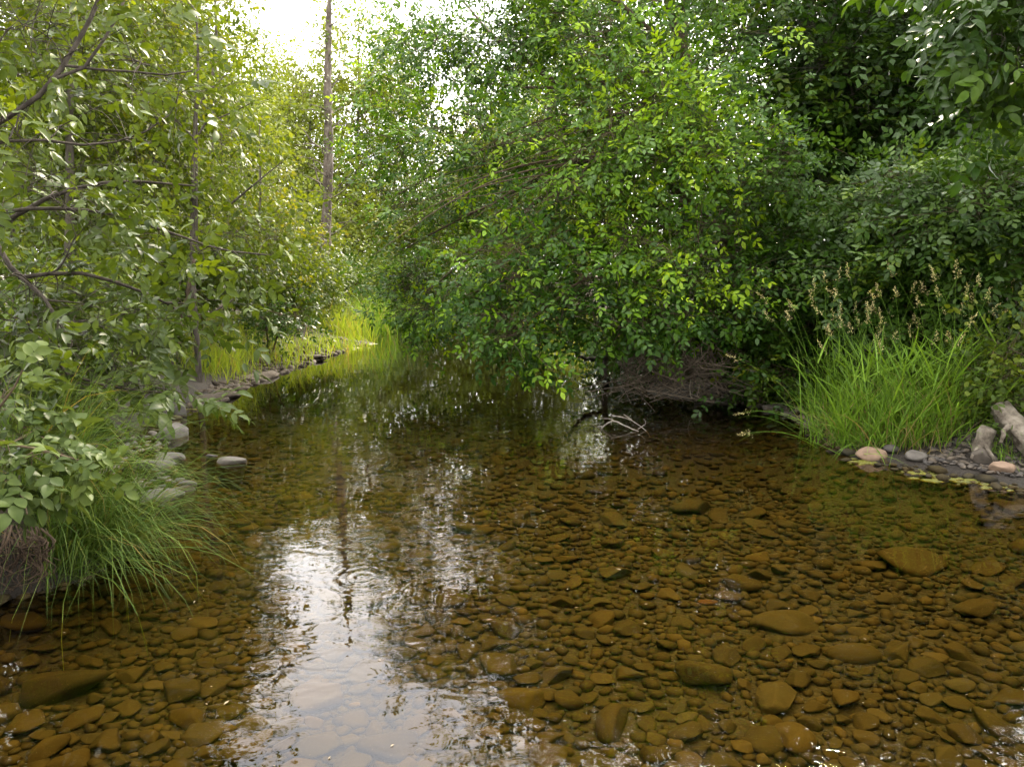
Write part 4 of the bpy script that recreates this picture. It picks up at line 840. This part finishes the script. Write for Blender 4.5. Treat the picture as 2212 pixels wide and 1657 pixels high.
wood('thick trunked tree near the right edge of the wood', 2040, 14.0, [(2080, 100, 14, 140, 140, 1.4, 56, 0.0), (2010, 330, 14, 140, 110, 1.2, 46, 0.0), (2150, 380, 14, 130, 110, 1.2, 46, -0.05), (2150, -150, 14, 220, 160, 1.5, 70, 0.0)], 83, r0=0.24)
wood('dark tree closing the right edge of the picture', 2230, 10.0, [(2200, 150, 10, 110, 130, 1.0, 46, 0.0), (2180, 330, 9.6, 110, 100, 0.9, 44, 0.0), (2240, 480, 9.6, 120, 90, 0.9, 40, -0.1), (2260, -120, 10, 180, 160, 1.2, 56, 0.0)], 84)
wood('shadowy tree behind the hanging boughs at midstream', 1480, 16, [(1450, 350, 16, 170, 130, 1.6, 60, -0.05), (1520, 560, 15.5, 170, 80, 1.4, 60, -0.1), (1400, 120, 16, 190, 140, 1.6, 60, 0.0), (1450, -150, 16, 220, 150, 1.6, 60, 0.0)], 85, lm='leaf_green', tint=0.3)
wood('deep background tree of the right wood with yellowish leaves', 1850, 19, [(1780, 350, 19, 190, 120, 2, 54, 0.3), (1980, 430, 19, 170, 110, 2, 50, 0.3), (1850, 150, 19, 220, 130, 2, 56, 0.25), (1700, 560, 18, 200, 60, 2, 54, 0.1)], 86, sc=1.25, sig=0.5)
wood('far right background tree with backlit leaves', 2200, 18, [(2160, 200, 18, 160, 160, 2, 50, 0.3), (2200, 480, 18, 170, 100, 2, 50, 0.25), (2330, 0, 18, 180, 200, 2, 60, 0.2)], 87, sc=1.25, sig=0.5)
wood('tall tree behind the upper boughs right of the sky gap', 1345, 18, [(1190, 130, 18, 110, 120, 1.6, 56, 0.15), (1230, -80, 18, 140, 130, 1.8, 56, 0.1), (1180, 300, 18, 110, 100, 1.6, 46, 0.1), (1330, 100, 18, 120, 150, 1.6, 56, 0.1)], 89, lm='leaf_green', tint=0.45, lean=-90)
make_plant('hanging_bough', 'leafy bough dropping into view at the top right corner', 'tree', gz(5.2, 5.6),
    [([gz(5.2, 5.6), (5.1, 5.6, 2.0), (4.7, 5.5, 4.0), (4.3, 5.3, 5.2)], 0.10, 0.05), ([(4.5, 5.4, 4.6), (4.1, 5.2, 4.6), Q(2190, -120, 5.2), Q(2160, 20, 5.1)], 0.03, 0.006), ([(4.7, 5.5, 4.0), Q(2240, 40, 5.2), Q(2200, 170, 5.1)], 0.02, 0.005)],
    [(*ell(2150, 30, 5.1, 60, 60, 0.3), 8, 0.1), (*ell(2200, 180, 5.2, 40, 60, 0.3), 5, 0.0), (*ell(2180, -160, 5.2, 160, 120, 0.6), 22, 0.0), (*ell(2330, -40, 5.2, 100, 200, 0.6), 20, 0)],
    'ash_hi', 'leaf_blue', 'bark_dark', 88, per=3, sig=0.16, scale=0.85, nparts=90, pairs=2, shoot=0.24, tint=0.35, face=(-0.3, -0.6, 0.7), twig_r=0.003)
# ------------------------------------------------------------------ right bank bushes
GR = 'broad leaved bushes on the right bank'
bush('big blue green ash bush rising behind the tall grass', [(2050, 520, 7.6, 150, 90, 0.7, 60, 0.0), (1930, 440, 8.2, 90, 70, 0.6, 34, 0.0), (2130, 420, 7.4, 110, 70, 0.6, 40, 0.08), (1860, 590, 8.4, 100, 70, 0.6, 44, -0.12), (2170, 600, 7.4, 100, 80, 0.6, 40, -0.1), (1980, 640, 7.8, 120, 60, 0.5, 34, -0.15), (2060, 740, 7.6, 160, 60, 0.5, 34, -0.2)], 91, lm='leaf_blue', lk='ash_mid', sc=0.75, per=5, grp=GR, nparts=300, pairs=2, tint=0.42, face=(-0.2, -0.55, 0.8))
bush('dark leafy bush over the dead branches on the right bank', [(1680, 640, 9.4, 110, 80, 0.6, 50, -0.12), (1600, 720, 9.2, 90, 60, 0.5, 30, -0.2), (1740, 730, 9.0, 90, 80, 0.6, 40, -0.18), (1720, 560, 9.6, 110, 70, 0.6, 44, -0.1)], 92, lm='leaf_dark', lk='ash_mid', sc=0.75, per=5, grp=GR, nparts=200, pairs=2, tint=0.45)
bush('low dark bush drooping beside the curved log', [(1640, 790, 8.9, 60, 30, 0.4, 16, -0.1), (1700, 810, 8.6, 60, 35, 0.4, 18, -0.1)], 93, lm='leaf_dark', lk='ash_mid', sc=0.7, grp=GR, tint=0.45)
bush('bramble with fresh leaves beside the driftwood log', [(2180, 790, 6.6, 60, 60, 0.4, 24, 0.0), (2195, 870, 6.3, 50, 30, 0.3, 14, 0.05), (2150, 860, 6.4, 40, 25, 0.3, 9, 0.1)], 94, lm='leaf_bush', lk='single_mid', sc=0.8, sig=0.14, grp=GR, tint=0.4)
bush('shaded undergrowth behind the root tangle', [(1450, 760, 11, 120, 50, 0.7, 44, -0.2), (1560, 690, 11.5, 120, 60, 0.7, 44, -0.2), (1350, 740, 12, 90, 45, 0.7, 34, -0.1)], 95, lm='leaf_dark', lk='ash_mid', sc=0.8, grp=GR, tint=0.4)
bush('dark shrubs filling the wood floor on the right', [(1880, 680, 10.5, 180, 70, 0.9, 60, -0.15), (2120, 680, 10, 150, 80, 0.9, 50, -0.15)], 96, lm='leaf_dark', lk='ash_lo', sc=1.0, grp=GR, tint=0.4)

# ------------------------------------------------------------------ grass
def blades(mb, roots, az, lean, length, droop, width, tint, r, k=7):
    """ribbon blades: azimuth, lean from vertical (rad), droop = extra bend at tip (rad)"""
    n = len(roots); t = np.linspace(0, 1, k)[None, :]
    ang = lean[:, None] + droop[:, None] * t ** 1.6
    ds = length[:, None] / (k - 1); hx = np.concatenate([np.zeros((n, 1)), np.cumsum(np.sin(ang[:, :-1]) * ds, 1)], 1); hz = np.concatenate([np.zeros((n, 1)), np.cumsum(np.cos(ang[:, :-1]) * ds, 1)], 1)
    az2 = az[:, None] + r.normal(0, .12, (n, 1)) * t
    C = np.stack([roots[:, 0:1] + hx * np.cos(az2), roots[:, 1:2] + hx * np.sin(az2), roots[:, 2:3] + hz], -1)
    wdir = az[:, None] + math.pi / 2 + r.normal(0, .7, (n, 1)); W = width[:, None] * (1 - t ** 2.2) * np.minimum(1, 0.45 + 2.2 * t)
    off = np.stack([np.cos(wdir) * W, np.sin(wdir) * W, W * r.normal(0, .25, (n, 1))], -1) * 0.5
    A, B = C - off, C + off; V = np.stack([A, B], 2).reshape(n, k * 2, 3)
    i = np.arange(k - 1) * 2; q = np.stack([i, i + 1, i + 3, i + 2], -1)[None] + (np.arange(n) * 2 * k)[:, None, None]
    mb.add(V.reshape(-1, 3), [q.reshape(-1, 4)], np.repeat(tint, 2 * k)); return C
def tuft(name, label, spots, n, L, lean, droop, width, mt, seed, spread=0.15, tint=(0.3, 0.9), straw=0.06, bias=None, cat='grass', group=None, zmin=0.0):
    r = np.random.default_rng(seed); sp = np.array(spots, float); k = r.integers(0, len(sp), n)
    rt = sp[k, :2] + r.normal(0, spread, (n, 2)); z = np.maximum(H(rt[:, 0], rt[:, 1]) - 0.02, zmin - 0.03)
    az = r.uniform(0, 2 * math.pi, n); le = np.abs(r.normal(lean, lean * .6, n))
    if bias is not None:
        ba, bw = bias; m = r.random(n) < bw; az = np.where(m, ba + r.normal(0, .55, n), az)
    ti = r.uniform(*tint, n); ti = np.where(r.random(n) < straw, 0.0, ti)
    o0 = np.array([sp[:, 0].mean(), sp[:, 1].mean(), 0]); o0[2] = float(H(o0[0], o0[1])); root = empty(name, o0); tag(root, label, cat, group)
    mb = MB(); blades(mb, np.stack([rt[:, 0], rt[:, 1], z], 1), az, le, r.uniform(L * .4, L * 1.15, n), r.normal(droop, droop * .45, n), r.uniform(width * .6, width * 1.2, n), ti, r)
    ob = mb.build('blades', M[mt], root, o0); ob['kind'] = 'stuff'; return root, o0, r
def pz(u, v, z=0.0): return P(u, v, z)[:2]
# tall flowering grass on the right
spots = [pz(u, v, 0.12) for u, v in ((1830, 935), (1880, 942), (1930, 946), (1980, 948), (2030, 946), (2070, 940), (1900, 915), (1970, 912), (2040, 912), (2100, 910), (1850, 910), (1800, 915))]
root, o0, r = tuft('tall_grass', 'tall lush flowering grass clump on the right bank', spots, 1900, 0.85, 0.50, 0.95, 0.012, 'grass_right', 101, 0.15, (0.2, 1.0), 0.10)
mb = MB(); n = 240; sp = np.array(spots)[r.integers(0, len(spots), n)] + r.normal(0, .13, (n, 2)) + np.array([0, -0.08])
blades(mb, np.stack([sp[:, 0], sp[:, 1], np.maximum(H(sp[:, 0], sp[:, 1]), 0)], 1), r.uniform(0, 6.28, n), np.abs(r.normal(.6, .3, n)), r.uniform(.12, .36, n), r.normal(.8, .4, n), r.uniform(.004, .009, n), r.random(n), r)
mb.build('dry_blades', M['straw'], root, o0)['kind'] = 'stuff'
mb = MB(); n = 620; sp = np.array(spots)[r.integers(0, len(spots), n)] + r.normal(0, .12, (n, 2))
blades(mb, np.stack([sp[:, 0], sp[:, 1], np.maximum(H(sp[:, 0], sp[:, 1]), 0) + r.uniform(.15, .75, n)], 1), r.uniform(0, 6.28, n), np.abs(r.normal(.75, .25, n)), r.uniform(.22, .5, n), r.normal(.3, .35, n), r.uniform(.011, .021, n), r.uniform(.3, 1, n), r)
mb.build('stem_leaves', M['grass_right'], root, o0)['kind'] = 'stuff'
def seed_stalk(rt, az, le, L, dr):
    mb = MB(); C = blades(MB(), rt[None], np.array([az]), np.array([le]), np.array([L]), np.array([dr]), np.array([.004]), np.array([.5]), r, 9)[0]
    mb.tubes(C[None], np.linspace(.0028, .0012, 9)[None], 4, tint=0.55); st = mb.build('stalk', M['grass_right'], root, o0)
    hb = MB(); n = 20; hl = r.uniform(.10, .17); d = unit(C[-1] - C[-2]); p = C[-1]; ax = unit(np.cross(d, [0.3, 0.8, 0.2])); bx = np.cross(d, ax)
    V, Fs = leaflet(1, 0.014, 0.0042, 0, 0.1)
    for i in range(n):
        t = i / n; w_ = (0.030 * (1 - t) + .004) * r.uniform(.5, 1.2); a = r.uniform(0, 6.28); side = ax * math.cos(a) + bx * math.sin(a)
        for q in range(2):
            dd = unit(d + side * r.uniform(.3, .8)); s_ = unit(np.cross(dd, r.normal(size=3))); Rm = np.stack([dd, s_, np.cross(dd, s_)], -1)
            hb.add(V @ Rm.T * r.uniform(.8, 1.4) + p - d * hl * .35 + d * hl * t + side * w_ * (0.5 + .5 * q), Fs, float(r.random()))
    hb.tubes(np.stack([p - d * hl * .35, p + d * hl * .6])[None], np.full((1, 2), .001), 3, tint=.2)
    hb.build('seed_head', M['seed'], st, (0, 0, 0)); st.children[0].location = (-o0[0], -o0[1], -o0[2])
for i in range(78):
    s0 = np.array(spots[r.integers(0, len(spots))]) + r.normal(0, .12, 2); rt = np.array([s0[0], s0[1], max(0.0, float(H(*s0)))])
    seed_stalk(rt, r.uniform(0, 6.28) if r.random() < .6 else math.pi + r.normal(0, .5), abs(r.normal(.12, .10)), r.uniform(0.9, 1.6), r.normal(.35, .2))
for u, v, le, L, dr in ((1800, 965, 0.9, 1.0, 0.9), (1790, 935, 0.75, 1.25, 0.5), (1815, 980, 1.1, 0.9, 0.7)):
    s0 = pz(u, v, .05); seed_stalk(np.array([s0[0], s0[1], .04]), math.pi + 0.1, le, L, dr)
tuft('grass_clump', 'grass fringe growing round the driftwood at the right edge', [pz(2190, 960, .1), pz(2230, 1000, .1), pz(2160, 985, .1)], 160, 0.30, 0.5, 0.9, 0.007, 'grass_right', 102, 0.09)
tuft('grass_clump', 'dark sprawling grass behind the driftwood at the right edge', [pz(2150, 880, .2), pz(2220, 880, .2), pz(2200, 850, .2)], 220, 0.7, 0.4, 0.8, 0.012, 'grass_right', 103, 0.16, (0.15, 0.6))
# sedge on the left
tuft('sedge_tuft', 'drooping dark green sedge hanging into water at the lower left', [(-2.42, 3.75), (-2.36, 3.95), (-2.36, 4.15), (-2.5, 4.0), (-2.6, 3.85)], 1600, 1.08, 0.55, 1.85, 0.0055, 'grass_left', 111, 0.08, (0.2, 1.0), 0.03, bias=(-0.25, 0.72))
tuft('sedge_tuft', 'thin upright sedge among the pale shallows stones', [pz(230, 890, .1), pz(270, 880, .1), pz(200, 905, .1), pz(150, 880, .1)], 200, 0.40, 0.35, 0.9, 0.005, 'grass_left', 112, 0.14, (0.4, 1.0), 0.1)
GL = 'lime grass tufts along the left bank'
for lab, us, n, L, mt, sd in (('bright lime grass tuft at the nearest bend of the bank', ((455, 790), (480, 795), (440, 800), (500, 785)), 700, 0.52, 'grass_lime', 121), ('thin lime grass behind the nearest lime tuft', ((420, 770), (450, 765), (520, 765), (500, 755)), 500, 0.5, 'grass_lime', 122),
        ('yellowish grass tuft at the middle of the left bank', ((560, 770), (585, 768), (600, 762)), 420, 0.42, 'grass_lime', 123), ('small yellow grass tuft by the flat layered rock', ((640, 752), (655, 748), (625, 756)), 220, 0.35, 'grass_lime', 124),
        ('brightest lime grass mound on the far point', ((720, 722), (740, 722), (760, 718), (730, 712), (750, 708)), 1100, 0.72, 'grass_lime', 125), ('low straw coloured grass at the foot of the bright mound', ((730, 738), (760, 735), (705, 742)), 380, 0.35, 'grass_lime', 126),
        ('dark green tussock drooping to water at the bend', ((795, 705), (810, 702), (820, 698), (785, 708)), 900, 0.95, 'grass_right', 127), ('grass patch behind the bright mound', ((690, 700), (710, 690), (760, 690), (780, 692)), 600, 0.7, 'grass_lime', 128),
        ('lime grass on the slope beneath the ash sprays', ((560, 735), (600, 725), (640, 720), (540, 745)), 420, 0.4, 'grass_lime', 129), ('far bank grass strip at the end of the stream', ((880, 668), (930, 668), (980, 668), (1040, 670), (1100, 674)), 900, 0.8, 'grass_lime', 130), ('sunlit grass beneath the boughs on the far right bank', ((1180, 705), (1230, 715), (1290, 725), (1250, 705), (1320, 735)), 900, 0.7, 'grass_lime', 131)):
    y0 = P(*us[0], 0.2)[1]
    tuft('grass_tuft', lab, [pz(u, v, 0.2) for u, v in us], n, L * 1.3, 0.3, 0.8, 0.0045 + 0.0005 * y0, mt, sd, 0.10 + 0.012 * y0, (0.25, 1.0), 0.10, group=GL)

# ------------------------------------------------------------------ dead wood, roots, logs
def wood_piece(name, label, cat, mt, limbs, base=None, ns=8, jag=0.08, seed=1, groove=0.0):
    r = np.random.default_rng(seed); b = np.asarray(base if base is not None else limbs[0][0][0], float); root = empty(name, b); tag(root, label, cat)
    for i, (pts, r0, r1) in enumerate(limbs):
        n = max(6, int(sum(np.linalg.norm(np.subtract(pts[k + 1], pts[k])) for k in range(len(pts) - 1)) / max(0.05, r0 * 1.2))); n = min(n, 40)
        c = resample(pts, n) + r.normal(0, 1, (n, 3)) * min(r0, 0.03) * 0.25; mb = MB()
        mb.tubes(c[None], (np.linspace(r0, r1, n) * (1 + jag * r.normal(size=n)))[None], ns, cap=True, prof=1 + groove * r.normal(size=ns)); mb.build('limb' if i == 0 else 'branch', M[mt], root, b)
    return root
wood_piece('driftwood_log', 'pale weathered driftwood log leaning in at the right edge', 'log', 'log_wood', [([Q(2290, 1010, 5.7), Q(2240, 965, 5.8), Q(2200, 925, 5.95), Q(2172, 893, 6.1), Q(2160, 878, 6.15)], 0.105, 0.075), ([Q(2190, 915, 6.0), Q(2170, 930, 5.9), Q(2160, 955, 5.85)], 0.03, 0.012), ([Q(2172, 893, 6.1), Q(2150, 885, 6.1)], 0.04, 0.015)], ns=18, jag=0.03, groove=0.10)
wood_piece('driftwood_stump', 'crumbling root stump standing left of the driftwood log', 'stump', 'log_wood', [([Q(2118, 985, 6.0), Q(2122, 950, 6.0), Q(2132, 922, 6.0)], 0.075, 0.05), ([Q(2124, 950, 6.0), Q(2135, 975, 5.9), Q(2150, 995, 5.85)], 0.025, 0.012), ([Q(2120, 960, 6.0), Q(2105, 978, 5.95), Q(2098, 990, 5.9)], 0.02, 0.01)], ns=14, jag=0.12, groove=0.14)
wood_piece('dead_branch', 'bare white forked twig lying in the water at midstream', 'branch', 'dead_wood',
    [([Q(1293, 938, 7.6), Q(1303, 922, 7.55), Q(1325, 909, 7.5), Q(1350, 920, 7.45), Q(1380, 932, 7.4)], 0.009, 0.006), ([Q(1325, 909, 7.5), Q(1318, 905, 7.5), Q(1292, 904, 7.5)], 0.006, 0.002), ([Q(1323, 898, 7.7), Q(1350, 903, 7.6), Q(1375, 915, 7.5), Q(1400, 935, 7.4), Q(1404, 945, 7.35)], 0.006, 0.003), ([Q(1348, 896, 7.6), Q(1362, 905, 7.55), Q(1372, 914, 7.5)], 0.004, 0.002), ([Q(1378, 927, 7.4), Q(1395, 915, 7.4), Q(1390, 905, 7.4)], 0.004, 0.002), ([Q(1303, 922, 7.55), Q(1296, 920, 7.55), Q(1290, 922, 7.55)], 0.004, 0.002)], ns=6)
wood_piece('curved_log', 'dark curved dead log lying along the shaded water edge', 'log', 'bark_grey', [([Q(1520, 790, 9.6), Q(1545, 815, 9.5), Q(1580, 832, 9.4), Q(1620, 836, 9.3), Q(1660, 828, 9.2)], 0.07, 0.05)], ns=8)
wood_piece('lichen_branch', 'straight lichen covered dead branch slanting over the right bank', 'branch', 'dead_wood', [([Q(1545, 738, 9.2), Q(1580, 718, 9.2), Q(1610, 705, 9.2), Q(1640, 690, 9.2)], 0.022, 0.014), ([Q(1555, 690, 9.1), Q(1575, 715, 9.1), Q(1600, 760, 9.1), Q(1608, 772, 9.1)], 0.014, 0.010)], ns=6)
wood_piece('fallen_branch', 'crooked fallen branch with fine twigs dipping into dark water', 'branch', 'dead_wood', [([Q(1600, 770, 9.1), Q(1550, 790, 9.0), Q(1520, 795, 8.9), Q(1495, 812, 8.8), Q(1490, 850, 8.7), Q(1498, 862, 8.65)], 0.014, 0.005), ([Q(1520, 795, 8.9), Q(1530, 760, 8.9), Q(1525, 740, 8.9)], 0.008, 0.003), ([Q(1490, 850, 8.7), Q(1510, 858, 8.6), Q(1518, 866, 8.6)], 0.005, 0.002), ([Q(1495, 812, 8.8), Q(1475, 830, 8.7), Q(1468, 850, 8.7)], 0.005, 0.002)], ns=6)
wood_piece('drowned_tree', 'dark slim trunk rising straight out of the water under the boughs', 'trunk', 'bark_dark', [([P(1309, 838, -0.3), P(1310, 830, 0.0), Q(1308, 790, 10.6), Q(1312, 755, 10.6), Q(1345, 700, 10.4), Q(1400, 640, 10.2)], 0.055, 0.035), ([Q(1312, 770, 10.6), Q(1280, 776, 10.4), Q(1255, 772, 10.2), Q(1238, 755, 10.1)], 0.035, 0.02)], ns=9)
def tangle(name, label, mt, n, fn, seed, cat):
    r = np.random.default_rng(seed); Pn, R = [], []
    for i in range(n):
        pts, rr = fn(r); Pn.append(resample(pts, 9)); R.append(np.linspace(rr, rr * .5, 9))
    mb = MB(); mb.tubes(np.array(Pn), np.array(R), 4); b = np.array(Pn)[:, -1].mean(0); o = mb.build(name, M[mt], None, b); return tag(o, label, cat, None, None)
def f1(r):
    u = r.uniform(1340, 1560); y = r.uniform(8.5, 9.2); v0 = r.uniform(700, 790); v1 = r.uniform(830, 870) if r.random() < .7 else r.uniform(780, 840)
    return [Q(u, v0, y), Q(u + r.normal(0, 22), v0 + (v1 - v0) * .35, y - .1), Q(u + r.normal(0, 40), v0 + (v1 - v0) * .7, y - .1), Q(u + r.normal(0, 55), v1, y - .25)], r.uniform(.003, .008)
tangle('root_tangle', 'brown tangle of dead hanging vines and roots over dark water', 'vine_dead', 190, f1, 141, 'roots')
def f2(r):
    u, v = r.uniform(1370, 1600), r.uniform(780, 862); y = r.uniform(8.5, 9.1); a = r.normal(0, .6); L = r.uniform(20, 70)
    return [Q(u, v, y), Q(u + L * math.cos(a) * .5, v + L * math.sin(a) * .4 - r.uniform(-8, 16), y), Q(u + L * math.cos(a), v + L * math.sin(a) * .6, y - r.uniform(-.2, .2))], r.uniform(.002, .005)
tangle('twig_pile', 'pile of fine dead twigs along the shaded water edge', 'vine_dead', 110, f2, 142, 'twigs')
def f3(r):
    u = r.uniform(-60, 105); y = r.uniform(3.25, 3.55); v0 = r.uniform(1130, 1165); v1 = r.uniform(1190, 1285)
    return [Q(u, v0, y + .1), Q(u + r.normal(0, 16), v0 + (v1 - v0) * .4, y), Q(u + r.normal(0, 24), v0 + (v1 - v0) * .75, y), Q(u + r.normal(0, 28), v1, y)], r.uniform(.002, .008)
tangle('bank_roots', 'exposed brown roots dangling from the undercut bank at lower left', 'root', 70, f3, 143, 'roots')
wood_piece('arched_stem', 'gnarled brown stem curving out of the left mud slope', 'stem', 'bark_brown', [([Q(385, 745, 9.2), Q(380, 715, 9.2), Q(395, 690, 9.2), Q(405, 640, 9.2), Q(420, 560, 9.2)], 0.045, 0.02), ([Q(385, 735, 9.2), Q(365, 715, 9.2), Q(340, 705, 9.1)], 0.025, 0.012)], ns=8)
print('tris', sum(len(m.polygons) for m in bpy.data.meshes), 'objects', len(bpy.data.objects))
